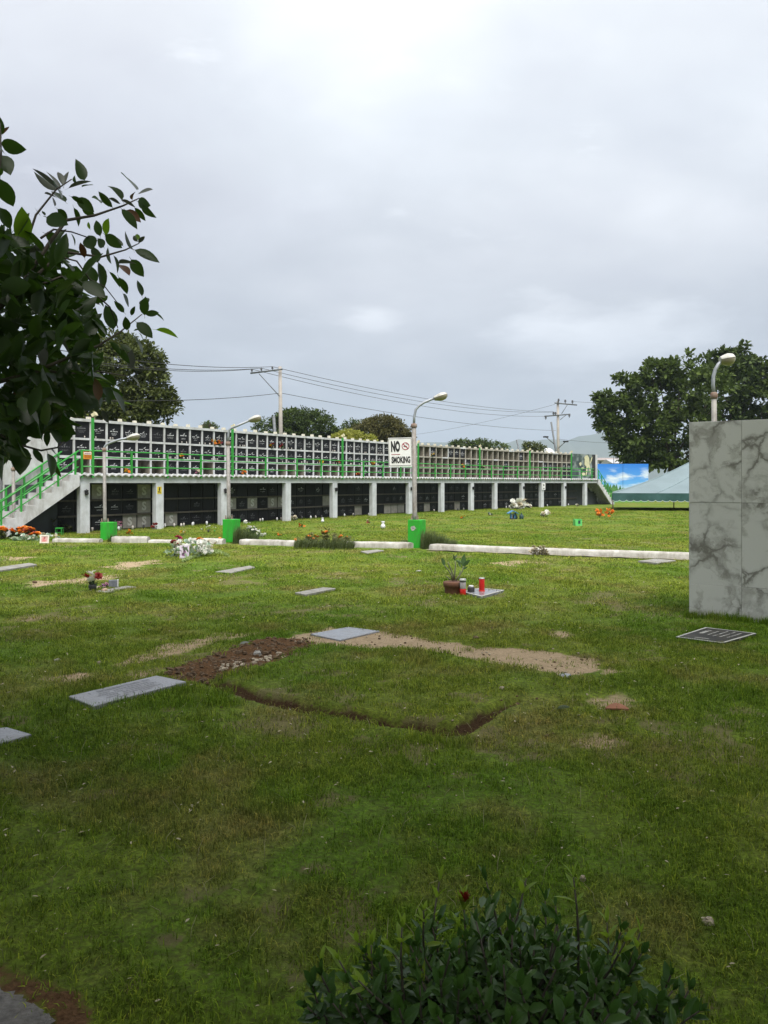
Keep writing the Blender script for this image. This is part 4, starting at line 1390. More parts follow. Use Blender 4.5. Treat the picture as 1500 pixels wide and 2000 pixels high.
# ------------------------------------------------------------------ mountains
mm = MB(); rr = random.Random(3)
def ridge(px): 
    return 858 - 14 * math.exp(-((px - 1165) / 32) ** 2) - 3 * math.exp(-((px - 1010) / 60) ** 2) + 22 * max(0, (1085 - px) / 85) * .35 + 3 * math.sin(px * .11) + 1.6 * math.sin(px * .29 + 1) + 10 * max(0, (px - 1215) / 60)
NXm = 150; 
for Ymt, dz, k in ((3600, 0, 0),):
    rows_ = []
    for j in range(9):
        f = j / 8
        row = []
        for i in range(NXm + 1):
            px = -900 + (2600 + 900) * i / NXm
            hh = ridge(min(max(px, 940), 1330)) + 7 * math.sin(px * .013) * (0 if 950 < px < 1250 else 1)
            z = max(6, P(px, hh, Ymt).z)
            zz = z * (1 - abs(f * 2 - 1) ** 1.3) + (vnoise(px, f * 50, .13) - .5) * z * .25 * (0 if j == 4 else 1)
            row.append((P(px, 0, Ymt).x, Ymt + (f - .5) * 1500, max(-5, zz - (6 if j in (0, 8) else 0))))
        rows_.append(row)
    for j in range(8):
        for i in range(NXm):
            mm.face([rows_[j][i], rows_[j][i + 1], rows_[j + 1][i + 1], rows_[j + 1][i]], 0, True)
tag(mm.obj('mountains', mat('mountain_forest', (.05, .075, .05), (.07, .09, .06), .95, .004)), kind='structure')

# ------------------------------------------------------------------ utility poles and lines
M_CONC = mat('pole_concrete', (.36, .33, .30), (.27, .25, .23), .9, 3, .1)
M_STEEL = mat('dull_steel', (.16, .17, .18), (.10, .11, .12), .6, 8, metal=.3)
M_INSU = mat('insulator_brown', (.05, .05, .06), (.10, .10, .11), .4, 9)
def utility(label, px, py_top, py_vis, Y, wpx, arms, ins, brace=None):
    a = P(px, py_top, Y)
    t = thing('utility_pole', label, 'utility pole', (a.x, Y, 0), 'utility poles behind the columbarium')
    r_ = wpx / 2 / F * Y
    MB().tube([(a.x + .1, Y, 0), (a.x, Y, a.z)], [r_ * 1.25, r_ * .85], 8).obj('pole', M_CONC, t)
    for (xa, ya, xb, yb) in arms:
        A, B_ = P(xa, ya, Y - .25), P(xb, yb, Y - .25)
        MB().tube([A, B_], r_ * .45, 4).obj('crossarm', M_STEEL, t)
    for (xa, ya, xb, yb) in (brace or []):
        MB().tube([P(xa, ya, Y - .25), P(xb, yb, Y - .25)], r_ * .22, 4).obj('brace', M_STEEL, t)
    for (xa, ya) in ins:
        A = P(xa, ya, Y - .25); u = 1 / F * Y
        MB().lathe([(.6 * u, 0), (.6 * u, 2.5 * u), (2.2 * u, 3 * u), (2.2 * u, 4.2 * u), (1.2 * u, 5 * u), (2.0 * u, 5.6 * u), (1.6 * u, 7 * u), (.4 * u, 7.6 * u)], A, 8).obj('insulator', M_INSU, t)
    return t
Y1, Y2 = 52.0, 96.0
utility('tall concrete utility pole with a one sided crossarm behind the black niches', 547, 716, 846, Y1, 7.5, [(489, 729, 552, 721)], [(492, 728), (510.5, 726), (532, 723)], [(506, 730, 546, 774)])
utility('farther utility pole with two crossarms near the right end of the niches', 1089.5, 784, 880, Y2, 5.5, [(1083, 787, 1127, 791), (1063, 813, 1114, 809)], [(1091, 786), (1104, 788), (1118, 789), (1081, 812), (1085, 812), (1066, 820), (1112, 816)], [(1097, 808, 1108, 791), (1094, 820, 1105, 811)])
def stub(label, x0, y0, x1, y1, Y, wpx):
    A, B_ = P(x0, y0, Y), P(x1, y1, Y)
    d = (B_ - A) / (B_.z - A.z)
    base_ = A - d * A.z
    t = tag(MB().tube([base_, B_], wpx / 2 / F * Y, 8).obj('steel_post', M_STEEL), label, 'post')
stub('dark leaning steel post beside the tall concrete utility pole', 537, 846, 534.5, 813, 50, 6)
stub('short dark steel post sticking up behind the right niches', 1013, 877, 1009, 859, 66, 3.2)
stub('leaning steel post propped beside the farther utility pole', 1086, 884, 1076.5, 824, 90, 3.6)
stub('thin far pole standing above the blue mural', 1199, 905, 1197, 862, 130, 1.6)
# twin floodlights on the leaning post
for lab, (xa, ya, xb, yb) in (('small floodlight on a thin arm left of the farther utility pole', (1083, 868, 1066, 853)), ('small floodlight on a thin arm right of the farther utility pole', (1090, 876, 1105, 862))):
    A, B_ = P(xa, ya, 90), P(xb, yb, 90)
    t = thing('floodlight', lab, 'floodlight', (A.x, 90, 0))
    MB().tube([A, B_], .05, 5).obj('arm', M_STEEL, t)
    MB().box(tuple(B_ - Vector((0, 0, .1))), (.55, .3, .16), .3).obj('lamp_head', M_IRON, t)
def wire(label, a, b, sagz, rad=.016):
    pts = [a.lerp(b, k / 24) - Vector((0, 0, sagz * 4 * (k / 24) * (1 - k / 24))) for k in range(25)]
    tag(MB().tube(pts, rad, 4, caps=False).obj('power_line', M_IRON), label, 'power line', 'overhead power lines')
e1 = lambda x, y: P(x, y, Y1 - .25)
e2 = lambda x, y: P(x, y, Y2 - .25)
lf = lambda x, y: P(x, y, 26)
wire('uppermost thin power line left of the tall concrete pole', lf(-120, 640), e1(532, 716), .5)
wire('second thin power line left of the tall concrete pole, just under the uppermost', lf(-120, 660), e1(510.5, 719), .5)
wire('third thin power line left of the tall concrete pole, tied to the arm end', lf(-120, 664), e1(492, 721), .5)
wire('low power line left of the tall concrete pole, tied below the crossarm brace', lf(-120, 771), e1(545, 768), .35)
wire('uppermost thin power line between the two utility poles', e1(532, 716), e2(1081, 804), .7)
wire('middle thin power line between the two utility poles', e1(510.5, 719), e2(1085, 805), .9)
wire('lower thin power line of the upper three between the utility poles', e1(492, 721), e2(1066, 813), .9)
wire('low single power line from the tall pole towards the far pole', e1(551, 768), e2(1086, 841), .5)
wire('thin power line running from the far pole to behind the right tree', e2(1118, 784), P(1330, 770, 110), .6)
wire('lower thin power line from the far pole to behind the right tree', e2(1092, 858), P(1330, 862, 110), .4)
wire('thin power line descending leftwards from the far pole top', e2(1083, 790), P(800, 850, 140), .4)
# ------------------------------------------------------------------ trees behind
M_BARK = mat('bark', (.085, .065, .048), (.05, .04, .03), .95, 9, .8, 30)
LM_DARK = leaf_mat('leaf_dark_crown', (.014, .030, .009), (.105, .150, .030), .6, .25, nscale=.8, spec=.2)
LM_OLIVE = leaf_mat('leaf_olive_crown', (.045, .048, .016), (.12, .11, .036), .6, .25, nscale=.8, spec=.2)
LM_YEL = leaf_mat('leaf_yellow_crown', (.20, .24, .03), (.34, .34, .06), .6, .35, nscale=.5)
LM_MID = leaf_mat('leaf_mid_crown', (.018, .034, .010), (.105, .125, .032), .6, .25, nscale=.8, spec=.2)


def leaves_mesh(name, C, D, U, L, W, m):
    """C centres, D directions, U normals, L lengths, W widths -> folded diamond leaves"""
    k = len(C)
    D = D / np.linalg.norm(D, axis=1)[:, None]
    S = np.cross(D, U); S /= np.linalg.norm(S, axis=1)[:, None] + 1e-9
    N = np.cross(S, D)
    v = np.empty((k, 6, 3))
    l_, w_ = L[:, None], W[:, None]
    v[:, 0] = C - D * l_ * .5
    v[:, 1] = C - D * l_ * .12 + S * w_ * .5 + N * w_ * .16
    v[:, 2] = C + D * l_ * .25 + S * w_ * .42 + N * w_ * .12
    v[:, 3] = C + D * l_ * .5 - N * w_ * .15
    v[:, 4] = C + D * l_ * .25 - S * w_ * .42 + N * w_ * .12
    v[:, 5] = C - D * l_ * .12 - S * w_ * .5 + N * w_ * .16
    base = np.arange(k)[:, None] * 6
    f = np.concatenate([base + np.array([[0, 1, 2, 3]]), base + np.array([[0, 3, 4, 5]])], 1).reshape(-1, 4)
    me = bpy.data.meshes.new(name)
    me.vertices.add(k * 6); me.vertices.foreach_set('co', v.ravel())
    me.loops.add(f.size); me.loops.foreach_set('vertex_index', f.ravel())
    me.polygons.add(len(f)); me.polygons.foreach_set('loop_start', np.arange(0, f.size, 4))
    me.materials.append(m); me.update()
    return me


def crown_leaves(blobs, nclump, per, rc, leaf, seed, hollow=.55, up=.4):
    """blobs: (x,y,z,rx,ry,rz); clumps sit mostly near the surface"""
    r = np.random.default_rng(seed)
    vol = np.array([b[3] * b[5] for b in blobs]) ** .75; vol = vol / vol.sum()
    bi = r.choice(len(blobs), nclump, p=vol)
    B = np.array(blobs)[bi]
    d = r.normal(size=(nclump, 3)); d /= np.linalg.norm(d, axis=1)[:, None]
    rad = (hollow + (1.02 - hollow) * r.random(nclump) ** .6)[:, None]
    cc = B[:, :3] + d * rad * B[:, 3:]
    n = nclump * per
    cl = np.repeat(cc, per, 0); dd = np.repeat(d, per, 0)
    off = r.normal(size=(n, 3)); off /= np.linalg.norm(off, axis=1)[:, None]
    C = cl + off * (rc * r.random(n) ** .5)[:, None] * np.array([1, 1, .8])
    D = off + dd * .4 + r.normal(0, .3, (n, 3)); 
    U = r.normal(0, .5, (n, 3)) + np.array([0, 0, 1.0]) + dd * .3
    L = leaf * (.7 + .6 * r.random(n)); W = L * (.42 + .2 * r.random(n))
    return C, D, U, L, W, cc


def far_tree(name, label, Y, ell, trunk_px, leaf_px, nclump, per, rc_px, m, seed, group='trees behind the columbarium', depth=.75, trunk_r=.28):
    k = Y / F
    blobs = []
    for (cx, cy, rx, ry) in ell:
        p = P(cx, cy, Y)
        blobs.append((p.x, Y + random.Random(seed + int(cx)).uniform(-.2, .2) * rx * k, p.z, rx * k, max(rx, ry) * k * depth, ry * k))
    b = Vector((P(trunk_px, 0, Y).x, Y, 0))
    t = thing(name, label, 'tree', b, group)
    C, D, U, L, W, cc = crown_leaves(blobs, nclump, per, rc_px * k, leaf_px * k, seed)
    cr = add('crown', leaves_mesh('crown', C, D, U, L, W, m), t); cr['kind'] = 'stuff'
    zt = min(bb[2] for bb in blobs)
    mb = MB().tube([b, b + Vector((.1, .05, zt * .5)), Vector((b.x, Y, zt))], [trunk_r, trunk_r * .8, trunk_r * .65], 8)
    rr = random.Random(seed)
    for i in range(0, len(cc), max(1, len(cc) // 26)):
        e = Vector(cc[i]); s_ = Vector((b.x, Y, zt * rr.uniform(.75, 1.0)))
        mid = s_.lerp(e, .5) + Vector((rr.uniform(-.4, .4), rr.uniform(-.3, .3), .25))
        mb.tube([s_, mid, e], [trunk_r * .34, trunk_r * .2, .03], 5)
    mb.obj('trunk', M_BARK, t)
    return t


far_tree('broadleaf_tree', 'big mottled green tree behind the left end of the niches', 46, [(250, 744, 88, 84), (296, 762, 44, 58), (190, 780, 90, 80), (130, 800, 100, 70), (225, 690, 58, 42), (290, 705, 34, 30), (318, 790, 30, 36), (40, 860, 90, 60), (250, 810, 70, 40)], 215, 7.5, 1150, 24, 13, LM_MID, 31)
far_tree('broadleaf_tree', 'rounded dark green tree right of the tall utility pole', 82, [(585, 838, 62, 40), (620, 835, 38, 32), (540, 842, 46, 26), (655, 850, 14, 14), (575, 818, 34, 20)], 590, 4.8, 620, 22, 9, LM_DARK, 32)
far_tree('broadleaf_tree', 'olive brown feathery tree just left of the no smoking board', 70, [(745, 850, 58, 36), (772, 855, 34, 34), (715, 855, 34, 24), (790, 870, 18, 26), (748, 828, 34, 16)], 750, 4.0, 800, 22, 8, LM_OLIVE, 33)
far_tree('broadleaf_tree', 'small dark tree between the rounded tree and the olive tree', 95, [(688, 838, 22, 18), (702, 832, 20, 14), (720, 840, 22, 18)], 695, 4.2, 120, 14, 8, LM_DARK, 34)
far_tree('broadleaf_tree', 'bright yellow green bushy tree just above the niche roof', 58, [(682, 856, 30, 15), (712, 862, 26, 12), (660, 858, 14, 9)], 690, 3.8, 420, 18, 7, LM_YEL, 35)
far_tree('broadleaf_tree', 'low rounded green tree behind the middle of the right niches', 110, [(905, 870, 22, 11), (935, 870, 26, 11), (968, 873, 26, 10), (890, 872, 14, 9)], 930, 3.8, 260, 14, 7, LM_DARK, 36)
far_tree('broadleaf_tree', 'small tree top behind the niches left of the farther utility pole', 112, [(1042, 874, 20, 9), (1030, 872, 10, 8), (1056, 878, 12, 8)], 1042, 3.6, 110, 12, 6, LM_MID, 37)
far_tree('broadleaf_tree', 'tiny dark tree top above the left niches near the second lamp', 70, [(405, 832, 14, 7), (418, 834, 8, 5)], 405, 4, 40, 10, 6, LM_DARK, 38)
far_tree('broadleaf_tree', 'large dark rounded tree standing behind the tent and the marble wall', 72, [(1290, 770, 78, 58), (1350, 760, 80, 66), (1230, 800, 46, 34), (1182, 786, 24, 18), (1176, 800, 18, 14), (1192, 826, 24, 18), (1205, 850, 20, 16), (1212, 742, 14, 9), (1260, 850, 72, 44), (1340, 850, 90, 70), (1235, 745, 30, 22), (1290, 730, 48, 26), (1265, 888, 46, 34), (1258, 898, 20, 20), (1320, 890, 60, 30), (1225, 875, 26, 26)], 1310, 9, 470, 36, 14, LM_DARK, 39)
far_tree('broadleaf_tree', 'tall dark tree with knobby leaf tufts rising behind the marble wall', 78, [(1420, 760, 70, 60), (1480, 780, 60, 70), (1450, 720, 46, 30), (1395, 700, 14, 10), (1412, 690, 9, 9), (1432, 688, 10, 10), (1452, 683, 9, 9), (1382, 722, 16, 12), (1500, 740, 40, 34), (1560, 790, 60, 80), (1430, 840, 90, 50), (1380, 740, 26, 24)], 1440, 9, 400, 36, 13, LM_DARK, 40)

# ------------------------------------------------------------------ tree over the camera
LM_NEAR = leaf_mat('leaf_glossy_dark', (.012, .028, .008), (.028, .052, .014), .38, .24, (.09, .20, .018), back=(.030, .048, .022), spec=.36)
LM_BRIGHT = leaf_mat('leaf_bright', (.10, .20, .015), (.15, .26, .02), .38, .5, (.22, .40, .02))
LM_PALE = leaf_mat('leaf_pale_underside', (.10, .115, .095), (.15, .16, .14), .5, .12)
LM_BROWN = leaf_mat('leaf_brown', (.11, .045, .018), (.16, .07, .03), .5, .25)


def leaf_shape(name, m, width=.42, fold=.18, curl=.16, n=6, tip=.9):
    """unit length leaf along +x, face up +z, stalk at the origin"""
    mb = MB()
    prof_ = []
    for i in range(n + 1):
        t = i / n
        w = width / 2 * (math.sin(math.pi * min(1, t * 1.02) ** tip)) ** .75 if 0 < t < 1 else 0.0
        prof_.append((t, w))
    for (t, w) in prof_:
        z = -curl * t * t
        mb.v += [(t, -w, z + w * fold * 2), (t, 0, z), (t, w, z + w * fold * 2)]
    for i in range(n):
        a = i * 3
        for q in ((a, a + 3, a + 4, a + 1), (a + 1, a + 4, a + 5, a + 2)):
            mb.f.append(q[::-1] if False else q); mb.mi.append(0); mb.sm.append(True)
    b = len(mb.v)
    mb.v += [(-.16, -.008, .0), (-.16, .008, 0), (.02, .012, 0), (.02, -.012, 0)]
    mb.f.append((b, b + 1, b + 2, b + 3)); mb.mi.append(0); mb.sm.append(False)
    return mb.mesh(name, m)


SHAPES = {}
for key, m in (('d', LM_NEAR), ('g', LM_BRIGHT), ('p', LM_PALE), ('b', LM_BROWN)):
    SHAPES[key] = [leaf_shape('leaf', m, w, f, c) for (w, f, c) in ((.42, .15, .12), (.50, .10, .06), (.36, .3, .2), (.58, .12, .10))]

TRUNK = Vector((-3.7, .7, 0))
nt = thing('broadleaf_tree', 'near tree with large glossy dark leaves hanging in from the left edge', 'tree', TRUNK)
tb_ = MB().tube([TRUNK + Vector((0, 0, -.05)), TRUNK + Vector((.05, .05, 1.2)), TRUNK + Vector((.2, .1, 2.4)), TRUNK + Vector((.5, .0, 4.0))], [.21, .17, .15, .11], 12)
tb_.obj('trunk', M_BARK, nt)
fork = TRUNK + Vector((.2, .1, 2.3))
tw_ = MB()
M_TWIG = mat('twig', (.06, .05, .042), (.10, .085, .07), .8, 30)


def twig(pts, Ya, Yb, r0, r1):
    k = len(pts)
    q = [P(x, y, Ya + (Yb - Ya) * i / (k - 1)) for i, (x, y) in enumerate(pts)]
    tw_.tube(q, [(r0 + (r1 - r0) * i / (k - 1)) * .6 for i in range(k)], 6)


TW = [([(-60, 660), (40, 560), (100, 470), (130, 430), (184, 421), (240, 402), (272, 387)], 3.2, 3.6, .020, .004),
      ([(30, 580), (90, 520), (133, 493), (197, 502), (245, 488), (272, 475)], 3.2, 3.5, .014, .004),
      ([(80, 465), (105, 448), (140, 453), (190, 470)], 3.3, 3.5, .009, .004),
      ([(70, 560), (120, 540), (170, 560), (215, 600), (230, 640)], 3.2, 3.5, .010, .004),
      ([(-60, 760), (60, 730), (130, 700), (192, 675), (235, 648), (277, 614)], 3.1, 3.5, .018, .004),
      ([(-40, 830), (40, 869), (80, 880), (112, 874), (125, 862)], 2.9, 3.1, .010, .004),
      ([(60, 720), (130, 730), (190, 725), (250, 735)], 3.0, 3.3, .010, .004),
      ([(50, 480), (70, 420), (110, 370), (140, 350)], 3.3, 3.4, .010, .004),
      ([(-30, 480), (-5, 380), (2, 300), (0, 240)], 2.6, 2.7, .010, .004),
      ([(110, 500), (150, 510), (175, 545), (205, 560), (236, 600)], 3.2, 3.4, .007, .003)]
for t_ in TW: twig(*t_)
for (ax, ay, Ya) in ((-60, 660, 3.2), (-60, 760, 3.1), (-30, 480, 2.6), (-40, 830, 2.9)):
    e = P(ax, ay, Ya)
    tw_.tube([fork, fork.lerp(e, .5) + Vector((0, 0, .25)), e], [.06, .032, .011], 8)
tw_.obj('branch', M_TWIG, nt)

c1_ = lambda x, y: (x / 3.75, 200 + y / 3.75)
c2_ = lambda x, y: (x / 3.75, 560 + y / 3.75)
KEY = []
for s_ in """10,240,0,95,d 20,235,60,165,b 5,300,185,350,D 0,345,45,375,d 0,385,75,515,D 0,540,0,470,d 0,560,95,770,D 0,770,85,930,D 165,1040,165,765,G
430,640,245,475,p 430,640,235,530,p 440,640,350,490,p 460,610,430,490,p 470,610,490,495,p 560,590,530,525,d 620,570,565,430,d 500,630,660,560,p 600,620,680,590,d 420,700,330,660,p 400,760,390,690,p
450,700,400,560,d 520,690,620,740,d 560,700,690,800,D 600,760,690,830,D 540,770,590,900,d 420,780,500,860,d 480,730,380,640,d
740,740,690,675,d 825,770,715,650,d 760,735,755,705,d 895,720,800,575,d 880,740,800,700,p 990,765,890,710,p 1000,640,895,505,d 970,715,975,640,b 1010,670,1115,630,p 1010,725,1095,755,d 1040,750,1120,840,d 985,770,1070,870,d 890,780,1010,925,d 920,790,1025,865,b
735,980,700,860,d 770,970,790,850,g 660,930,640,870,g 680,1080,640,960,D 770,970,890,1065,d 900,1050,855,995,d 975,1080,900,945,d 1010,1020,965,970,p 1015,1030,1060,975,p 1010,1010,1005,955,g 985,1080,1170,1160,d 870,1180,1005,1160,p 960,1150,1050,1275,D 880,1190,950,1250,b
520,960,565,1045,d 620,1140,590,1020,b 700,1330,650,1190,D 720,1170,770,1380,d 800,1240,890,1350,d 870,1280,935,1400,d 900,1400,950,1500,d 300,830,250,770,p 330,830,310,790,d 340,840,490,890,d 330,960,450,1020,D 390,1040,470,1180,p 1040,1420,1010,1300,d 1060,1500,1060,1420,D
790,1060,800,1180,d 830,1120,880,1250,d 760,1060,720,1000,d 690,1060,715,1170,d 470,1050,500,1150,d 450,1230,600,1300,d 500,1260,590,1400,D 380,1300,520,1400,D 300,1150,420,1250,D 250,1010,330,1080,D""".split():
    a = s_.split(','); KEY.append((*c1_(float(a[0]), float(a[1])), *c1_(float(a[2]), float(a[3])), a[4]))
for s_ in """1060,210,1060,70,D 1120,190,1210,235,d 1060,200,1170,190,d 930,320,920,220,D 1000,260,1120,370,D 1020,340,1060,395,d 980,320,1020,310,d 1140,315,1305,350,g 960,335,1065,480,d 830,315,780,130,D 770,290,600,250,D 960,210,985,145,d 910,190,840,105,d 730,130,660,80,p 490,140,300,150,p 850,860,970,840,g 870,880,950,925,p 640,530,650,480,g 720,700,720,620,G 620,515,695,580,p 960,600,960,460,p 970,600,1050,620,p 940,650,1040,720,p 750,900,790,1000,p 250,670,290,750,b 400,1000,550,1080,D 540,1050,420,1130,D 350,1050,340,1170,d 390,1040,430,1140,d 150,1160,150,1370,D 20,1130,180,1240,D 190,1260,235,1250,d 240,1190,320,1290,d 350,1220,400,1370,d 400,1290,440,1400,d 390,1190,430,1260,p
700,120,790,60,d 760,150,700,60,d 640,200,600,130,d 740,260,760,380,D 700,330,690,470,D 640,300,560,400,D 800,400,900,500,d 850,450,960,560,d 880,420,970,480,d 700,560,600,620,D 740,650,860,720,D 700,740,560,760,D 640,720,560,820,D 760,760,900,800,D 520,820,600,950,d 620,830,680,900,d 480,900,560,960,D 300,960,420,1000,D 200,1000,300,1120,D 120,980,40,1080,D""".split():
    a = s_.split(','); KEY.append((*c2_(float(a[0]), float(a[1])), *c2_(float(a[2]), float(a[3])), a[4]))

rr = random.Random(77)


def put_leaf(parent, base, tip, key, rr, tilt=.35, roll=None):
    d = (tip - base)
    L = d.length
    d = d.normalized()
    # face mostly up with random roll
    ref = Vector((0, 0, 1)) if abs(d.z) < .85 else Vector((0, -1, 0))
    y = ref.cross(d).normalized(); z = d.cross(y)
    M = Matrix((d, y, z)).transposed()
    rl = roll if roll is not None else rr.choice((rr.uniform(-.5, .5), rr.uniform(-1.3, 1.3), math.pi / 2 + rr.uniform(-.8, .8)))
    M = M @ Matrix.Rotation(rl, 3, 'X')
    k = key.lower()
    o = add('leaf', SHAPES[k][3 if key.isupper() and k == 'd' else 1 if key.isupper() else rr.randrange(3)], parent, base, M.to_euler(), L)
    return o


cnt = 0
for (x0, y0, x1, y1, key) in KEY:
    Ya = 3.45 if x0 > 60 else (2.7 if y0 < 460 else 3.1)
    if y0 > 820: Ya = 3.05
    Ya += rr.uniform(-.15, .15)
    b_ = P(x0, y0, Ya); t_ = P(x1, y1, Ya + rr.uniform(-.07, .07))
    if key.isupper():        # broad leaves seen face on
        d_ = (t_ - b_).normalized(); view = (b_ - Vector((0, 0, EYE))).normalized()
        y_ = view.cross(d_).normalized(); z_ = d_.cross(y_)
        M = Matrix((d_, y_, z_)).transposed() @ Matrix.Rotation(math.pi + rr.uniform(-.55, .55), 3, 'X')
        add('leaf', SHAPES[key.lower()][3 if key == 'D' else 1], nt, b_, M.to_euler(), (t_ - b_).length)
    else:
        put_leaf(nt, b_, t_, key, rr)
    cnt += 1
# the dense inner mass, first as single leaves, then the rest as one part
MASS = [(-60, 420), (30, 440), (90, 470), (130, 490), (165, 540), (190, 610), (185, 660), (205, 720), (230, 770), (190, 800), (140, 812), (125, 850), (60, 850), (20, 905), (-60, 905)]
def in_mass(x, y, m=0): return float(poly_sd(np.array([x]), np.array([y]), MASS)[0]) < m
while cnt < 298:
    x, y = rr.uniform(-30, 240), rr.uniform(410, 905)
    if not in_mass(x, y, -4): continue
    Ya = rr.uniform(2.75, 3.7)
    b_ = P(x, y, Ya)
    a = rr.uniform(0, 6.283); L = rr.uniform(.085, .135)
    d_ = Vector((math.cos(a), rr.uniform(-.6, .6), math.sin(a) - .25)).normalized()
    put_leaf(nt, b_, b_ + d_ * L, rr.choices('dDpgb', (70, 22, 5, 2, 2))[0], rr); cnt += 1
r = np.random.default_rng(5)
pts = []
while len(pts) < 2600:
    x, y = r.uniform(-420, 230), r.uniform(380, 920)
    if x > -60 and not in_mass(x, y, -10): continue
    pts.append(P(x, y, r.uniform(2.9, 4.4)))
C = np.array(pts); n_ = len(C)
rest = leaves_mesh('foliage', C, r.normal(size=(n_, 3)) + np.array([.3, -.1, -.3]), r.normal(0, .7, (n_, 3)) + np.array([0, 0, .8]), r.uniform(.09, .14, n_), r.uniform(.04, .065, n_), LM_NEAR)
add('foliage', rest, nt)['kind'] = 'stuff'
# high crown reaching over the camera: it shades the near lawn
r = np.random.default_rng(6)
def over(n_, xr, yr, zlo, zhi, clear):
    out = []
    while len(out) < n_:
        x, y, z = r.uniform(*xr), r.uniform(*yr), r.uniform(zlo, zhi)
        zmin = EYE + .55 + .69 * max(y, -0.5) + clear
        z = max(zmin, zlo) + (z - zlo)
        out.append((x, y, z))
    return np.array(out)
C = over(40000, (-10, 7.5), (-8, 6.9), 3.0, 5.2, .25); n_ = len(C)
crown = leaves_mesh('crown', C, r.normal(size=(n_, 3)), r.normal(0, .5, (n_, 3)) + np.array([0, 0, 1]), r.uniform(.19, .27, n_), r.uniform(.09, .13, n_), LM_NEAR)
add('crown', crown, nt)['kind'] = 'stuff'
lb = MB(); rr2 = random.Random(9)
top = TRUNK + Vector((.5, 0, 4.0))
for i in range(14):
    e = Vector(C[rr2.randrange(n_)])
    lb.tube([top - Vector((0, 0, rr2.uniform(0, 1.2))), top.lerp(e, .5) + Vector((0, 0, .4)), e], [.07, .05, .015], 6)
lb.obj('limb', M_BARK, nt)
# second tree behind the camera, added out of view to shade the marble wall
T2 = Vector((4.2, -5.5, 0))
t2 = thing('broadleaf_tree', 'dense tree added unseen behind the camera for its shade', 'tree', T2)
C, D, U, L, W, cc = crown_leaves([(4.5, -5, 4.5, 6, 5.0, 3.6), (-4.0, -7.5, 4.5, 5.5, 3.8, 3.8), (9.5, -1.0, 4.6, 4.0, 5, 3.2)], 620, 20, .55, .24, 8, hollow=.2)
add('crown', leaves_mesh('crown', C, D, U, L, W, LM_DARK), t2)['kind'] = 'stuff'
mb = MB().tube([T2, T2 + Vector((0, .1, 2.5)), T2 + Vector((0, 0, 4.5))], [.3, .24, .15], 10)
for i in range(0, len(cc), 45):
    e = Vector(cc[i]); mb.tube([T2 + Vector((0, 0, 2.6)), (T2 + e) / 2 + Vector((0, 0, 2.0)), e], [.1, .07, .02], 6)
mb.obj('trunk', M_BARK, t2)

# ------------------------------------------------------------------ flowering shrub at the bottom
LM_SH = leaf_mat('shrub_leaf', (.026, .072, .014), (.062, .130, .026), .36, .2, (.06, .14, .015), spec=.42, nscale=14)
LM_SHN = leaf_mat('shrub_new_leaf', (.15, .25, .022), (.20, .30, .03), .42, .45, (.28, .42, .03), nscale=14)
LM_SHY = leaf_mat('shrub_yellow_leaf', (.30, .17, .02), (.36, .24, .03), .5, .3)
SH = {'d': [leaf_shape('leaf', LM_SH, w, f, c, 4) for (w, f, c) in ((.29, .2, .15), (.34, .15, .08))],
      'n': [leaf_shape('leaf', LM_SHN, w, f, c, 4) for (w, f, c) in ((.27, .25, .1), (.33, .2, .2))],
      'y': [leaf_shape('leaf', LM_SHY, .38, .2, .2, 4)]}
BC = Vector((.33, 2.13, 0))
bs = thing('shrub', 'dark glossy leaved shrub with one red flower head in the near foreground', 'shrub', BC)
rr = random.Random(17)
TIPS = [(858, 1722), (905, 1752), (950, 1722), (1028, 1716), (1120, 1714), (1085, 1770), (828, 1778), (785, 1812), (725, 1846), (760, 1850), (700, 1842), (628, 1884), (662, 1876), (700, 1915), (845, 1812), (895, 1815), (800, 1866), (1065, 1760), (1185, 1802), (1250, 1822), (1220, 1840), (1040, 1885), (985, 1840), (930, 1800), (880, 1862), (960, 1905), (860, 1910), (740, 1920), (1110, 1835), (1150, 1870), (1095, 1822), (1000, 1770), (1165, 1910), (1230, 1900), (1310, 1905), (1345, 1935), (1285, 1960), (1080, 1950), (930, 1960), (780, 1970), (650, 1960), (610, 1925), (690, 1985), (1000, 1985), (1190, 1980), (1365, 1975), (855, 1985), (1245, 1955), (1045, 1815), (960, 1770), (910, 1900), (1120, 1990), (740, 1880), (820, 1925)]
stems = MB(); cnt = 0
rest_v = []
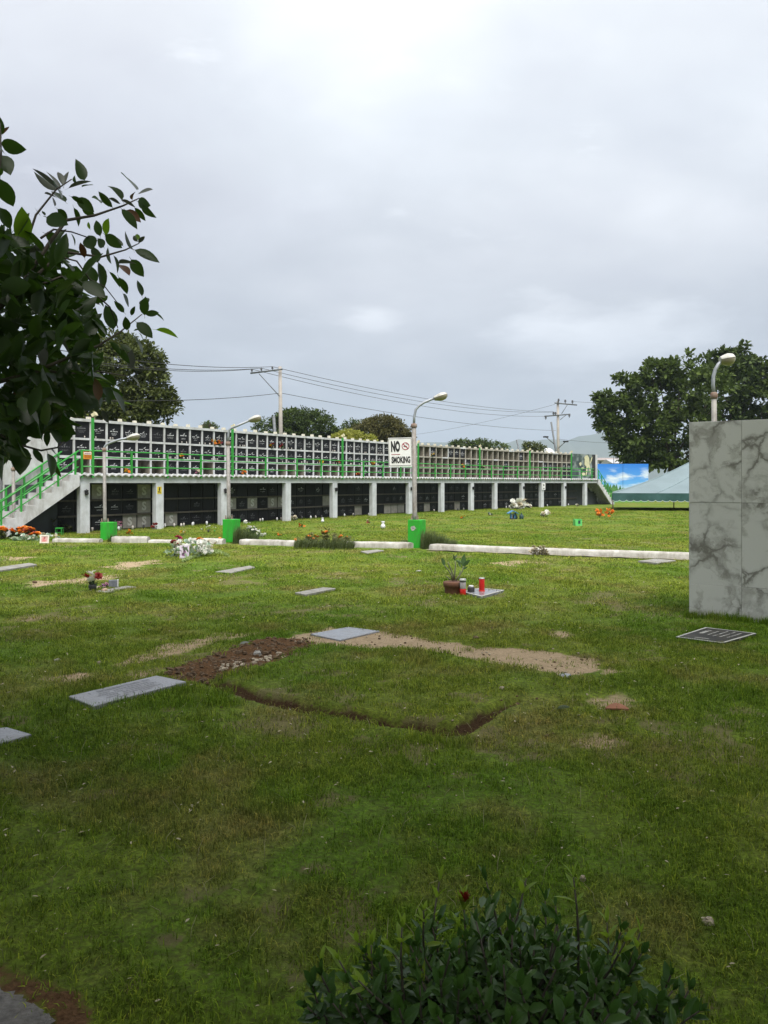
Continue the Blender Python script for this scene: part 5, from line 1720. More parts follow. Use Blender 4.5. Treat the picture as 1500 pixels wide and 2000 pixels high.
for ti, (px, py) in enumerate(TIPS + [(x + rr.uniform(-30, 30), y + rr.uniform(12, 45)) for x, y in TIPS if 1760 < y < 1960]):
    fy = (py - 1715) / 285
    Ya = BC.y + .18 - .52 * fy + rr.uniform(-.12, .12)
    tip = P(px, py, Ya)
    if ti == 1: FTIP = tip.copy()
    foot = BC + Vector((rr.uniform(-.14, .14) + (tip.x - BC.x) * .35, rr.uniform(-.12, .12) + (tip.y - BC.y) * .3, 0))
    ctrl = foot.lerp(tip, .5) + Vector(((tip.x - BC.x) * .22, 0, .0))
    curve = [foot * (1 - t) ** 2 + ctrl * 2 * t * (1 - t) + tip * t ** 2 for t in np.linspace(0, 1, 7)]
    stems.tube(curve, [.006, .0055, .005, .0045, .004, .003, .002], 5)
    # whorls along the upper stem
    top_len = .26 + rr.random() * .1
    tot = (tip - foot).length
    nw = 7
    for w in range(nw):
        t = 1 - (w / nw) * min(.9, top_len / max(tot, .05))
        c = foot * (1 - t) ** 2 + ctrl * 2 * t * (1 - t) + tip * t ** 2
        ax = (tip - ctrl).normalized()
        for q in range(3 if w else 3):
            a = w * 1.1 + q * 2.094 + rr.uniform(-.3, .3)
            e1_ = ax.cross(Vector((.3, 1, .2))).normalized(); e2_ = ax.cross(e1_)
            el = 1.25 - .26 * w + rr.uniform(-.2, .2)
            el = max(el, -.1)
            d_ = (e1_ * math.cos(a) + e2_ * math.sin(a)) * math.cos(el) + ax * math.sin(el)
            L = rr.uniform(.028, .070) * (.8 if w == 0 else 1)
            key = 'n' if (w < 2 and (ti % 3 != 2)) or (w < 4 and ti % 4 == 0) or rr.random() < .10 else 'y' if rr.random() < .012 else 'd'
            if w > 2 and cnt > 200 or cnt >= 299:
                rest_v.append((c + d_ * L * .5, d_, ax, L)); continue
            y = ax.cross(d_).normalized(); z = d_.cross(y); M = Matrix((d_, y, z)).transposed() @ Matrix.Rotation(rr.uniform(-.4, .4), 3, 'X')
            add('leaf', SH[key][rr.randrange(len(SH[key]))], bs, c, M.to_euler(), L); cnt += 1
stems.obj('stems', M_TWIG, bs)
r = np.random.default_rng(12)
ex = []
for i in range(2600):       # inner leaves fill the shrub
    d_ = r.normal(size=3); d_ /= np.linalg.norm(d_); d_[2] = abs(d_[2])
    q = BC + Vector((d_[0] * .50, d_[1] * .34 , d_[2] * .50 )) * (r.random() ** .45) * r.uniform(.72, .96)
    ex.append((q, Vector(r.normal(size=3) + np.array([d_[0], d_[1], .5])), Vector((r.normal(0, .4), r.normal(0, .4), 1)), r.uniform(.036, .058)))
allr = rest_v + ex
me = leaves_mesh('foliage', np.array([q[0] for q in allr]), np.array([q[1] for q in allr]), np.array([q[2] for q in allr]), np.array([q[3] for q in allr]), np.array([q[3] * .4 for q in allr]), LM_SH)
add('foliage', me, bs)['kind'] = 'stuff'
# red flower head
M_RED = leaf_mat('petal_red', (.30, .020, .012), (.20, .02, .015), .5, .2, nscale=30)
fl = MB(); c = FTIP - Vector((0, 0, .015))
for i in range(70):
    a = rr.uniform(0, 6.28); el = rr.uniform(.5, 1.45)
    d_ = Vector((math.cos(a) * math.cos(el), math.sin(a) * math.cos(el), math.sin(el)))
    s_ = d_.cross(Vector((.2, .3, 1))).normalized() * .0035
    fl.face([c - s_ * .6, c + s_ * .6, c + d_ * rr.uniform(.022, .036) + s_, c + d_ * .03 - s_])
fl.obj('flower_head', M_RED, bs)
# ------------------------------------------------------------------ grave markers
M_GRAN = mat('grey_granite', (.30, .31, .34), (.20, .205, .23), .42, 60, .05, 200, dirt=(.16, .145, .12), dscale=6, damt=.6, spec=.5)
M_WET = mat('wet_granite', (.25, .26, .29), (.19, .20, .23), .18, 40, 0, dirt=(.16, .13, .09), dscale=7, damt=.6, spec=.6)
M_CONCG = mat('pale_cement_slab', (.27, .265, .245), (.18, .175, .16), .8, 12, .2, 60, dirt=(.16, .14, .09), dscale=5, damt=.7)
M_DSLAB = mat('dark_marker_stone', (.014, .014, .014), (.028, .027, .025), .6, 20, .1, 80, dirt=(.12, .105, .08), dscale=6, damt=.5)
M_ENG = mat('pale_engraving', (.55, .55, .52), (.38, .38, .35), .7, 20)


def qlerp(q, u, v):
    a, b, c, d = [Vector((*p, 0)) for p in q]
    return a.lerp(b, u).lerp(d.lerp(c, u), v)


def marker(key, label, m, top=.028, lines=None, engm=None, border=None):
    q = MK[key]
    c = qlerp(q, .5, .5)
    t = thing('grave_marker', label, 'grave marker', c, 'flat grave markers in the lawn')
    mb = MB()
    ar = sum(q[i][0] * q[(i + 1) % 4][1] - q[(i + 1) % 4][0] * q[i][1] for i in range(4))
    qq = q if ar > 0 else q[::-1]
    mb.hexa([(p[0], p[1], -.05) for p in qq] + [(p[0], p[1], top) for p in qq])
    o = mb.obj('slab', m, t); bevel(o, .005, 1)
    if lines:
        ib = MB(); rr = random.Random(len(label))
        for (v0, v1, u0, u1) in lines:
            u = u0
            while u < u1:
                w_ = rr.uniform(.012, .03)
                if rr.random() < .88:
                    pts = [qlerp(q, v, uu) for (uu, v) in ((u, v0), (min(u + w_, u1), v0), (min(u + w_, u1), v1), (u, v1))]
                    ib.face([p + Vector((0, 0, top + .0022)) for p in pts])
                u += w_ + rr.uniform(.006, .014)
        ib.obj('inscription', engm or M_ENG, t)
    if border:
        bb = MB()
        for (u0, u1, v0, v1) in border:
            bb.hexa([tuple(qlerp(q, v, u)) [:2] + (top + .0005,) for (u, v) in ((u0, v0), (u1, v0), (u1, v1), (u0, v1))] + [tuple(qlerp(q, v, u))[:2] + (top + .005,) for (u, v) in ((u0, v0), (u1, v0), (u1, v1), (u0, v1))])
        bb.obj('border', M_ENG, t)
    return t


# quads run: near-left, near-right.. (u along second axis)
marker('near_left', 'grey granite marker with worn lettering beside the brown dirt strip', M_GRAN, .03, [(.14, .26, .16, .84), (.34, .40, .22, .78), (.46, .52, .18, .82), (.58, .64, .24, .76), (.70, .76, .2, .8), (.82, .87, .3, .7)], mat('worn_engraving', (.13, .135, .15), (.19, .195, .21), .5, 20))
marker('edge_left', 'grey granite marker cut off by the left edge of the photo', M_GRAN, .028)
marker('far_left', 'raised pale grey slab at the left edge in front of the orange shrubs', M_CONCG, .04)
marker('mid_left', 'pale grey slab in the grass below the funeral flower stand', M_CONCG, .03)
marker('mid', 'pale grey slab in the open grass left of the potted plant', M_CONCG, .03)
marker('wet', 'wet blue grey marker lying in the sand strip', M_WET, .012)
marker('kerb', 'small pale slab in the grass just left of the middle green lamp block', M_CONCG, .03)
marker('kerb_right', 'pale grey slab just in front of the white kerb by the marble wall', M_CONCG, .04)
marker('dark', 'dark grave marker with pale engraved lines at the foot of the marble wall', M_DSLAB, .03, [(.16, .24, .50, .82), (.36, .39, .46, .86), (.50, .53, .40, .90), (.64, .67, .40, .90), (.78, .81, .42, .86), (.30, .60, .15, .18), (.34, .56, .24, .26)], M_ENG, [(.0, 1, .0, .035), (0, 1, .965, 1), (.0, .02, .035, .965), (.98, 1, .035, .965)])
marker('pot', 'glossy grey marker carrying the potted plant and red candles', M_WET, .035, None, None, [(0, 1, 0, .05), (0, 1, .95, 1), (0, .04, .05, .95), (.96, 1, .05, .95)])
marker('corner', 'small wet scrap of a buried marker at the right corner of the cut turf', M_WET, .012)
marker('bouquet', 'pale marker under the red and white flower bouquet', M_CONCG, .03)

# dark clods lying on the wet marker and stones round the dirt strip
M_STONE = mat('pale_stone', (.46, .40, .31), (.30, .25, .19), .9, 30, .4, 80)
M_CHUNK = mat('concrete_chunk', (.42, .41, .39), (.29, .28, .26), .9, 20, .4, 80)
M_CLOD = mat('soil_clod', (.085, .055, .033), (.15, .10, .06), .95, 40, .4, 80)
M_TERRA = mat('terracotta', (.30, .125, .07), (.22, .09, .05), .8, 10, .15, 60, dirt=(.14, .09, .06), dscale=8, damt=.5)


def on_ground(px, py):
    p = G(px, py); return Vector((p.x, p.y, float(height(np.array([p.x]), np.array([p.y]))[0])))


def stone(label, px, py, wpx, hpx, m, seed, name='stone', cat='stone', group=None):
    p = on_ground(px, py); k = p.y / F
    o = MB().blob((0, 0, 0), (wpx * k / 2, wpx * k / 2 * .8, hpx * k / 2), 0, seed, 9, 6, .22).mesh(name, m)
    return tag(add(name, o, None, p + Vector((0, 0, hpx * k * .3))), label, cat, group)


stone('fist sized pale stone in the dark grass at lower right', 1384, 1792, 24, 17, M_STONE, 1)
stone('small pale stone just above the top of the near shrub', 1138, 1720, 13, 12, M_STONE, 2)
stone('broken concrete chunk lying on the brown dirt strip', 503, 1281, 15, 14, M_CHUNK, 3)
stone('pale flat stone at the upper left edge of the brown dirt strip', 112, 1290, 12, 5, M_CHUNK, 4)
stone('small dark stone beside the sand at upper middle', 930, 1250, 12, 8, M_CLOD, 5)
stone('small pale stone in the grass left of the dirt strip', 194, 1294, 8, 7, M_STONE, 6)
stone('pale brown stone inside the cut turf', 980, 1355, 11, 7, M_STONE, 7)
stone('dark clod of soil in the grass left of the red bouquet', 68, 1138, 9, 6, M_CLOD, 8)
stone('pale flat stone in the grass right of the pot, near the kerb', 817, 1118, 12, 4, M_CHUNK, 9)
stone('brown clod at the end of the turf cut', 1012, 1374, 12, 8, M_CLOD, 10)
stone('black clod in the grass below the cut turf at right', 1068, 1436, 9, 8, M_CLOD, 11)
# gravel row
gb = MB(); rr = random.Random(23)
for i in range(70):
    u = rr.random()
    px = 432 + u * 112 + rr.uniform(-5, 5); py = 1309 - u * 30 + rr.uniform(-4, 4)
    p = on_ground(px, py); s_ = rr.uniform(.010, .026)
    gb.blob((p.x, p.y, p.z + s_ * .3), (s_, s_ * .9, s_ * .6), 0, i, 6, 4, .25)
tag(gb.obj('gravel', M_STONE), kind='stuff')
cb_ = MB()
for i in range(420):
    px, py = rr.uniform(325, 612), rr.uniform(1246, 1332); p = G(px, py)
    if poly_sd(np.array([p.x]), np.array([p.y]), DIRT)[0] > .03: continue
    p = on_ground(px, py); s_ = rr.uniform(.008, .026)
    cb_.blob((p.x, p.y, p.z + s_ * .3), (s_ * 1.2, s_, s_ * .8), 0, 3000 + i, 6, 4, .35)
for i in range(1050):
    k = rr.random()
    if i > 930:
        k = .1; a_ = rr.randrange(len(TRENCH) - 1); u_ = rr.random()
        wx_, wy_ = (TRENCH[a_][j] * (1 - u_) + TRENCH[a_ + 1][j] * u_ for j in (0, 1))
        wx_ += rr.gauss(0, .03); wy_ += rr.gauss(0, .045)
        px, py = CX + wx_ / wy_ * F, HZ + EYE * F / wy_
    elif k < .30:
        px, py = rr.uniform(330, 610), rr.uniform(1246, 1330)
        p = G(px, py)
        if poly_sd(np.array([p.x]), np.array([p.y]), DIRT)[0] > .06: continue
    elif k < .62:
        px, py = rr.uniform(560, 1180), rr.uniform(1228, 1320)
        p = G(px, py)
        if poly_sd(np.array([p.x]), np.array([p.y]), SANDS[0])[0] > .12: continue
    else:
        py = rr.uniform(1110, 1560); px = rr.uniform(0, 1330)
        p = G(px, py)
    p = on_ground(px, py); s_ = rr.uniform(.003, .012) * (1 if k < .62 else .9) * (p.y / 7) ** .6
    cb_.blob((p.x, p.y, p.z + s_ * .6), (s_ * 1.2, s_, s_ * .8), 0 if (k < .45 or rr.random() < .55) else 1, i, 5, 3, .3)
tag(cb_.obj('soil_crumbs', [M_CLOD, M_STONE]), kind='stuff')
# dry litter scattered over the lawn
C, D, U, L = [], [], [], []
for i in range(900):
    py = HZ + 2475 / rr.uniform(2.4, 15) ; px = rr.uniform(-20, 1520)
    p = on_ground(px, py)
    C.append(p + Vector((0, 0, rr.uniform(.018, .034)))); D.append((rr.uniform(-1, 1), rr.uniform(-1, 1), rr.uniform(-.2, .2))); U.append((rr.uniform(-.3, .3), rr.uniform(-.3, .3), 1)); L.append(rr.uniform(.012, .034) * (.6 + p.y / 12))
L = np.array(L)
M_LIT = leaf_mat('dry_litter', (.30, .25, .15), (.46, .42, .30), .8, .2, nscale=3)
tag(add('leaf_litter', leaves_mesh('leaf_litter', np.array(C), np.array(D), np.array(U), L, L * .35, M_LIT)), kind='stuff')
# long dry grass stalks
sb = MB()
for i in range(240):
    py = HZ + 2475 / rr.uniform(2.4, 7); px = rr.uniform(0, 1500); p = on_ground(px, py)
    a = rr.uniform(0, 6.28); hh = rr.uniform(.04, .11); w_ = .0012
    q = [p, p + Vector((.012 * math.cos(a), .012 * math.sin(a), hh * .6)), p + Vector((.05 * math.cos(a), .05 * math.sin(a), hh))]
    sb.tube(q, [w_, w_, w_ * .5], 3)
tag(sb.obj('dry_stalks', mat('dry_stalk', (.34, .32, .18), (.24, .24, .12), .8, 4)), kind='stuff')

# shard, fallen leaves
p = on_ground(1205, 1391)
me = MB(); N = 9
top_ = []; bot_ = []
for j, z in enumerate((.0, .012)):
    for i in range(N):
        u = i / (N - 1) * 2 - 1
        me.v.append((u * .082, -.035 * (1 - u * u * .8), z + .018 * (1 - u * u))); 
    for i in range(N):
        u = i / (N - 1) * 2 - 1
        me.v.append((u * .082, .035 * (1 - u * u * .9), z + .022 * (1 - u * u)))
for i in range(N - 1):
    for f in ((i, i + 1, N + i + 1, N + i), (2 * N + i + 1, 2 * N + i, 3 * N + i, 3 * N + i + 1)): me.f.append(f[::-1]); me.mi.append(0); me.sm.append(False)
    for f in ((i, 2 * N + i, 2 * N + i + 1, i + 1), (N + i + 1, 3 * N + i + 1, 3 * N + i, N + i)): me.f.append(f[::-1]); me.mi.append(0); me.sm.append(False)
tag(add('pot_shard', me.mesh('pot_shard', M_TERRA), None, p + Vector((0, 0, .012)), (R(14), 0, R(-6))), 'orange terracotta pot shard lying in the grass at right', 'pot shard')
for lab, px, py, L_, m_, rz in (('curled pale fallen leaf at the upper edge of the brown dirt strip', 478, 1258, .11, LM_PALE, .5), ('dark fallen leaf lying left of the terracotta shard', 1101, 1391, .10, LM_NEAR, .1)):
    o = add('fallen_leaf', leaf_shape('fallen_leaf', m_, .42, .35, -.12), None, on_ground(px, py) + Vector((-L_ / 2, 0, .02)), (R(20), 0, rz), L_)
    tag(o, lab, 'leaf')

# ------------------------------------------------------------------ flowers
PET = {}


def petal(c):
    cols = {'red': ((.66, .018, .015), (.52, .02, .02)), 'white': ((.80, .80, .76), (.72, .72, .66)), 'orange': ((.80, .30, .03), (.72, .22, .03)), 'yellow': ((.62, .46, .03), (.55, .36, .03)),
            'pink': ((.55, .20, .34), (.48, .26, .36)), 'purple': ((.34, .10, .30), (.45, .25, .42)), 'crimson': ((.40, .02, .08), (.34, .02, .06)), 'cream': ((.60, .56, .42), (.55, .48, .36)), 'mint': ((.46, .58, .46), (.38, .50, .40))}
    return leaf_mat('petal_' + c, cols[c][0], cols[c][1], .6, .25, nscale=40)


def bloom_mesh(c, full=True):
    key = (c, full)
    if key not in PET:
        mb = MB(); rr = random.Random(hash(c) % 97 if False else len(c))
        for ring, (n_, el, r_) in enumerate(((8, .15, 1.0), (7, .6, .85), (5, 1.1, .6))):
            for i in range(n_):
                a = 6.283 * i / n_ + ring * .4
                d_ = Vector((math.cos(a) * math.cos(el), math.sin(a) * math.cos(el), math.sin(el)))
                s_ = Vector((-math.sin(a), math.cos(a), 0))
                mb.face([(0, 0, 0), tuple(d_ * r_ * .6 - s_ * .36 * r_ + Vector((0, 0, .08))), tuple(d_ * r_ * (1.0 + rr.uniform(-.1, .1))), tuple(d_ * r_ * .6 + s_ * .36 * r_ + Vector((0, 0, .08)))])
        PET[key] = mb.mesh('bloom', petal(c))
    return PET[key]


LM_FOL = leaf_mat('bouquet_leaf', (.028, .055, .016), (.055, .095, .028), .5, .2, nscale=20)


def bouquet(label, base_, blooms, fol=None, cat='flowers', group=None, name='flower_bouquet', folm=None, seed=1, vase=None, stemm=None):
    """blooms: (dx, dy, dz, r, colour) around base; fol: (n, rx, ry, rz, zc, leaf)"""
    t = thing(name, label, cat, base_, group)
    rr = random.Random(seed)
    for (dx, dy, dz, r_, c) in blooms:
        add('bloom', bloom_mesh(c), t, base_ + Vector((dx, dy, dz)), (rr.uniform(.3, 1.2), rr.uniform(-.6, .6), rr.uniform(0, 6)), r_ * 1.25)
    if fol:
        n_, rx, ry, rz, zc, lf_ = fol
        rg = np.random.default_rng(seed)
        d_ = rg.normal(size=(n_, 3)); d_ /= np.linalg.norm(d_, axis=1)[:, None]
        C_ = np.array(base_) + d_ * np.array([rx, ry, rz]) * (rg.random((n_, 1)) ** .45) + np.array([0, 0, zc])
        C_[:, 2] = np.maximum(C_[:, 2], base_.z + .01)
        D_ = d_ + np.array([0, 0, .5]) + rg.normal(0, .4, (n_, 3)); L_ = lf_ * (.6 + .8 * rg.random(n_))
        o = add('foliage', leaves_mesh('foliage', C_, D_, rg.normal(0, .5, (n_, 3)) + np.array([0, -.5, .8]), L_, L_ * .4, folm or LM_FOL), t)
    if vase:
        vm, prof_ = vase
        MB().lathe(prof_, base_, 14).obj('vase', vm, t)
    return t


# red and white bouquet on its marker
M_DVASE = mat('dark_plastic', (.03, .03, .035), (.05, .05, .05), .5)
M_WVASE = mat('white_ceramic', (.68, .68, .70), (.60, .60, .62), .35, 6)
b = G(181, 1156); k = b.y / F
pb2 = lambda px, py, dy=0.0: ((px - 181) * k, dy, (1156 - py) * k)
bouquet('upright bouquet of red and white flowers standing in the grass at left', b,
        [(*pb2(171, 1127, -.05), .078, 'red'), (*pb2(194, 1125, -.04), .062, 'red'), (*pb2(175, 1121.5, .02), .060, 'white'), (*pb2(182, 1131, -.10), .052, 'white'), (*pb2(187, 1128, -.08), .050, 'cream'), (*pb2(179, 1117, .05), .016, 'white'), (*pb2(183, 1116, .05), .014, 'white')],
        (70, .05, .05, .10, .11, .06), vase=(M_DVASE, [(.045, 0), (.06, .09), (.055, .11)]), seed=3)
b = G(203, 1151); k = b.y / F
bouquet('small pink and purple flower bunch lying on the pale marker', b, [(0, 0, .05, .045, 'purple'), (.03, .03, .07, .04, 'pink'), (-.05, 0, .03, .035, 'pink'), (.02, -.04, .03, .032, 'cream'), (-.10, .03, .02, .03, 'cream')], (20, .08, .05, .04, .03, .05), seed=4)
b = G(221, 1150.5)
t = thing('keepsake_box', 'grey and black box lying on its side on the pale marker', 'box', b)
MB().box((b.x, b.y, .035), (.125, .08, .105), .25).obj('box_body', mat('box_grey', (.10, .11, .13), (.20, .21, .24), .5, 14), t)
MB().box((b.x + .068, b.y + .018, .036), (.012, .085, .11), .25).obj('box_lid', M_WVASE, t)
tag(MB().blob(tuple(G(204, 1157) + Vector((0, 0, .03))), (.05, .035, .035), 0, 5, 10, 6, .12).obj('clay_ornament', mat('pink_clay', (.50, .36, .27), (.42, .29, .21), .8, 20)), 'small pinkish clay ornament at the front corner of the pale marker', 'ornament')

# potted plant and candles on the glossy marker
b = G(886, 1161); k = b.y / F
pp = thing('potted_plant', 'terracotta pot with a sparse succulent on the glossy marker', 'potted plant', b)
MB().lathe([(.125, 0), (.128, .02), (.138, .11), (.140, .112), (.148, .115), (.158, .185), (.150, .19), (.138, .186), (.130, .165)], b, 20).obj('pot', mat('old_terracotta', (.17, .075, .042), (.12, .055, .032), .85, 10, .15, 60, dirt=(.08, .06, .045), dscale=8, damt=.6), pp)
MB().lathe([(.001, .0), (.134, .0), (.132, .012), (.05, .02), (.001, .02)], b + Vector((0, 0, .158)), 12).obj('soil', M_CLOD, pp)
M_STEM = mat('grey_green_stem', (.22, .23, .14), (.14, .15, .09), .8, 20)
LM_SUC = leaf_mat('succulent_leaf', (.045, .095, .030), (.075, .14, .045), .4, .15, nscale=14)
pq = lambda px, py, dy=0: P(px, py, b.y + dy)
for pts in ([(884, 1134), (882, 1124), (875, 1112), (868, 1104)], [(887, 1134), (888, 1120), (890, 1105), (889, 1096)], [(890, 1134), (896, 1126), (903, 1116), (905, 1106)], [(885, 1134), (883, 1118), (878, 1105), (875, 1098)], [(880, 1133), (875, 1128), (871, 1125)], [(892, 1132), (897, 1125), (899, 1116)]):
    dy = rr.uniform(-.06, .06)
    q = [pq(x, y, dy * i / 3) for i, (x, y) in enumerate(pts)]
    MB().tube(q, [.017, .013, .010, .007][:len(q)] if len(q) == 4 else [.012, .009, .006], 6).obj('stem', M_STEM, pp)
for (x0, y0, x1, y1, w_) in ((868, 1105, 863, 1089, 0), (888, 1095, 886, 1083, 1), (889, 1090, 892, 1083, 1), (904, 1107, 907, 1082, 0), (904, 1107, 918, 1093, 0), (904, 1112, 913, 1107, 0), (900, 1108, 895, 1097, 0), (899, 1117, 898, 1113, 0), (902, 1100, 890, 1094, 0)):
    b0, b1 = pq(x0, y0), pq(x1, y1, .03)
    d_ = (b1 - b0); L_ = d_.length; d_.normalize()
    y = Vector((0, 1, .2)).cross(d_).normalized(); z = d_.cross(y)
    M = Matrix((d_, y, z)).transposed() @ Matrix.Rotation(rr.uniform(-.5, .5), 3, 'X')
    add('leaf', leaf_shape('leaf', LM_SUC if not w_ else LM_FOL, .40, .15, .06), pp, b0, M.to_euler(), L_)
M_CRED = mat('candle_red', (.55, .018, .012), (.45, .012, .01), .35, 6)
M_GLASSY = mat('candle_glass', (.42, .40, .40), (.30, .27, .27), .2, 20)
M_TIN = mat('tin_lid', (.60, .60, .58), (.45, .45, .44), .35, 20, metal=.5)
def candle(label, px, py, wpx, hpx, parts):
    b = G(px, py) + Vector((0, 0, .02)); k = b.y / F
    t = thing('grave_candle', label, 'candle', b)
    r_, h_ = wpx * k / 2, hpx * k
    for (nm, z0, z1, rs, m_) in parts:
        MB().lathe([(r_ * rs * .96, h_ * z0), (r_ * rs, h_ * z0 + .006), (r_ * rs, h_ * z1 - .006), (r_ * rs * .9, h_ * z1)], b, 14).obj(nm, m_, t)
candle('tall red grave candle standing alone at right on the glossy marker', 941, 1159, 11.5, 28, [('red_cup', 0, .16, 1.06, M_CRED), ('red_glass', .162, .93, .94, M_CRED), ('lid', .932, 1, 1.0, M_TIN)])
candle('grave candle with red base, clear glass and white lid beside the terracotta pot', 904, 1164, 13, 31, [('red_cup', 0, .38, .96, M_CRED), ('glass', .382, .80, .92, M_GLASSY), ('dark_band', .802, .86, .98, M_DVASE), ('lid', .862, 1, 1.02, M_TIN)])
candle('short dark candle jar with a white wax top between two candles', 920, 1160, 14, 14, [('jar', 0, .78, 1.0, M_DVASE), ('wax_top', .782, 1, .7, M_WVASE)])

# funeral flower stand with framed picture
b = G(362, 1090); k = b.y / F
fp = lambda px, py, dy=0.0: Vector((b.x + (px - 362) * k, b.y + dy, max(.02, (1090 - py) * k)))
rr = random.Random(41); bl = []
for i in range(110):
    u = rr.random(); px = 332 + u * 80 + rr.uniform(-4, 4)
    ytop = 1054 + 10 * abs(u - .5); py = rr.uniform(ytop, ytop + 24)
    v = fp(px, py, rr.uniform(-.05, .5)) - b
    bl.append((v.x, v.y, v.z, rr.uniform(.032, .055), rr.choices(('white', 'mint', 'cream'), (8, 3, 2))[0]))
bouquet('wide arrangement of white funeral flowers behind the framed purple picture', b, bl, (110, .46, .24, .13, .14, .10), seed=9, folm=leaf_mat('pale_stems', (.10, .16, .085), (.20, .28, .16), .5, .3, nscale=15), group=None, name='flower_arrangement')
for lab, px, py, ph, c, n_ in (('black stand of red roses at the left of the white funeral flowers', 341, 1056, 1087, ('red', 'crimson'), 5), ('black stand of crimson roses rising behind the left red roses', 348, 1046, 1083, ('crimson', 'red'), 5), ('black stand topped by orange flowers behind the white funeral flowers', 391, 1051, 1078, ('orange', 'yellow'), 5), ('black candle stand with small white blooms at the right of the funeral flowers', 405, 1058, 1081, ('white', 'cream'), 6)):
    g = G(px, ph); kk = g.y / F; h_ = (ph - py) * kk
    t = thing('flower_stand', lab, 'flower stand', g)
    MB().tube([g, g + Vector((0, 0, h_ * .85))], .014, 6).lathe([(.02, 0), (.055, .05), (.055, .06)], g + Vector((0, 0, h_ * .68)), 8).lathe([(.08, 0), (.07, .02), (.015, .03)], g, 8).obj('stand', M_IRON, t)
    for i in range(n_):
        a = i * 2.4; add('bloom', bloom_mesh(c[i % 2]), t, g + Vector((.045 * math.cos(a), .045 * math.sin(a), h_ * .86 + .02 * (i % 3))), (rr.uniform(.1, 1.0), rr.uniform(-.4, .4), a), .065)
def picture(label, px0, px1, py0, py1, Y, rz, tilt, fm, pmats, seed):
    w_, h_ = (px1 - px0) / F * Y, (py1 - py0) / F * Y
    p = Vector((((px0 + px1) / 2 - CX) / F * Y, Y, .0))
    t = thing('framed_picture', label, 'picture', p)
    fr_ = MB()
    e = .035
    for (cx_, cz_, ww, hh) in ((0, 0, w_, e), (0, h_ - e, w_, e), (-w_ / 2 + e / 2, e + .0005, e, h_ - 2 * e - .001), (w_ / 2 - e / 2, e + .0005, e, h_ - 2 * e - .001)):
        fr_.box((cx_, 0, cz_), (ww, .03, hh))
    f_ = add('frame', fr_.mesh('frame', fm), t, p, (R(-tilt), 0, rz))
    ph = MB().box((0, .004, e), (w_ - 2 * e, .012, h_ - 2 * e)).mesh('print', pmats[0])
    add('print', ph, f_, (0, 0, 0), local=True)
    r2 = random.Random(seed); mk = MB()
    for i in range(3):
        cx_, cz_ = r2.uniform(-.1, .1) * w_, h_ * (.3 + .2 * i)
        mk.face([(cx_ + w_ * .20 * math.cos(a) * (1.2 if i == 0 else .8), -.0035 - .0006 * i, cz_ + h_ * .13 * math.sin(a)) for a in np.linspace(0, 5.6, 9)])
    add('printed_shape', mk.mesh('printed_shape', pmats[1]), f_, (0, 0, 0), local=True)
    MB().tube([p + Vector((0, .02, h_ * .7)), p + Vector((0, h_ * .35, 0))], .012, 5).obj('prop_leg', M_IRON, t)
    return t
M_FRW = mat('frame_cream', (.62, .58, .50), (.54, .50, .42), .6, 6)
picture('framed picture in purple and white standing before the white funeral flowers', 351, 369, 1065, 1091, G(360, 1091).y, .15, 12, mat('frame_lilac', (.52, .46, .54), (.44, .38, .47), .6, 6), (mat('print_lilac', (.44, .36, .46), (.55, .50, .55), .5, 9), mat('print_purple', (.16, .07, .15), (.22, .12, .2), .6)), 3)
picture('cream framed pink picture leaning among cut flowers near the left stair', 78, 95, 1045, 1061, G(86, 1061).y, .1, 12, M_FRW, (mat('print_pink', (.56, .36, .32), (.48, .28, .26), .5, 9), mat('print_rose', (.46, .16, .15), (.5, .22, .2), .6)), 4)
# low leafy mound trailing to the right of the arrangement
tn_ = thing('trailing_plant', 'low pale green trailing plant spreading right of the funeral flowers', 'plant', G(405, 1092))
C = []
rg = np.random.default_rng(14)
for i in range(900):
    u = rg.random(); px = 356 + u * 92; py = 1097 - 17 * math.sin(min(1, u * 1.15) * 1.5) + 7 * max(0, u - .75) * 4 + rg.uniform(-2.5, 2.5)
    q = G(px, py); C.append((q.x, q.y, .02 + .07 * rg.random() * math.sin(math.pi * min(1, max(0, u)))))
C = np.array(C); n_ = len(C)
add('foliage', leaves_mesh('foliage', C, rg.normal(size=(n_, 3)) + np.array([0, 0, .4]), rg.normal(0, .4, (n_, 3)) + np.array([0, 0, 1]), rg.uniform(.03, .07, n_), rg.uniform(.015, .03, n_), leaf_mat('pale_trailing_leaf', (.14, .22, .05), (.26, .34, .12), .5, .3, nscale=12)), tn_)
# cut flowers lying near the cream picture
b = G(58, 1056)
rr = random.Random(6)
bouquet('spray of cut white flowers and pale stems lying left of the cream picture', b, [(rr.uniform(-.65, .85), rr.uniform(-.1, .3), rr.uniform(.05, .2), rr.uniform(.025, .05), rr.choice(('white', 'mint', 'cream'))) for _ in range(34)], (90, .65, .2, .06, .05, .12), seed=19, name='flower_spray', folm=MATS['pale_stems'])

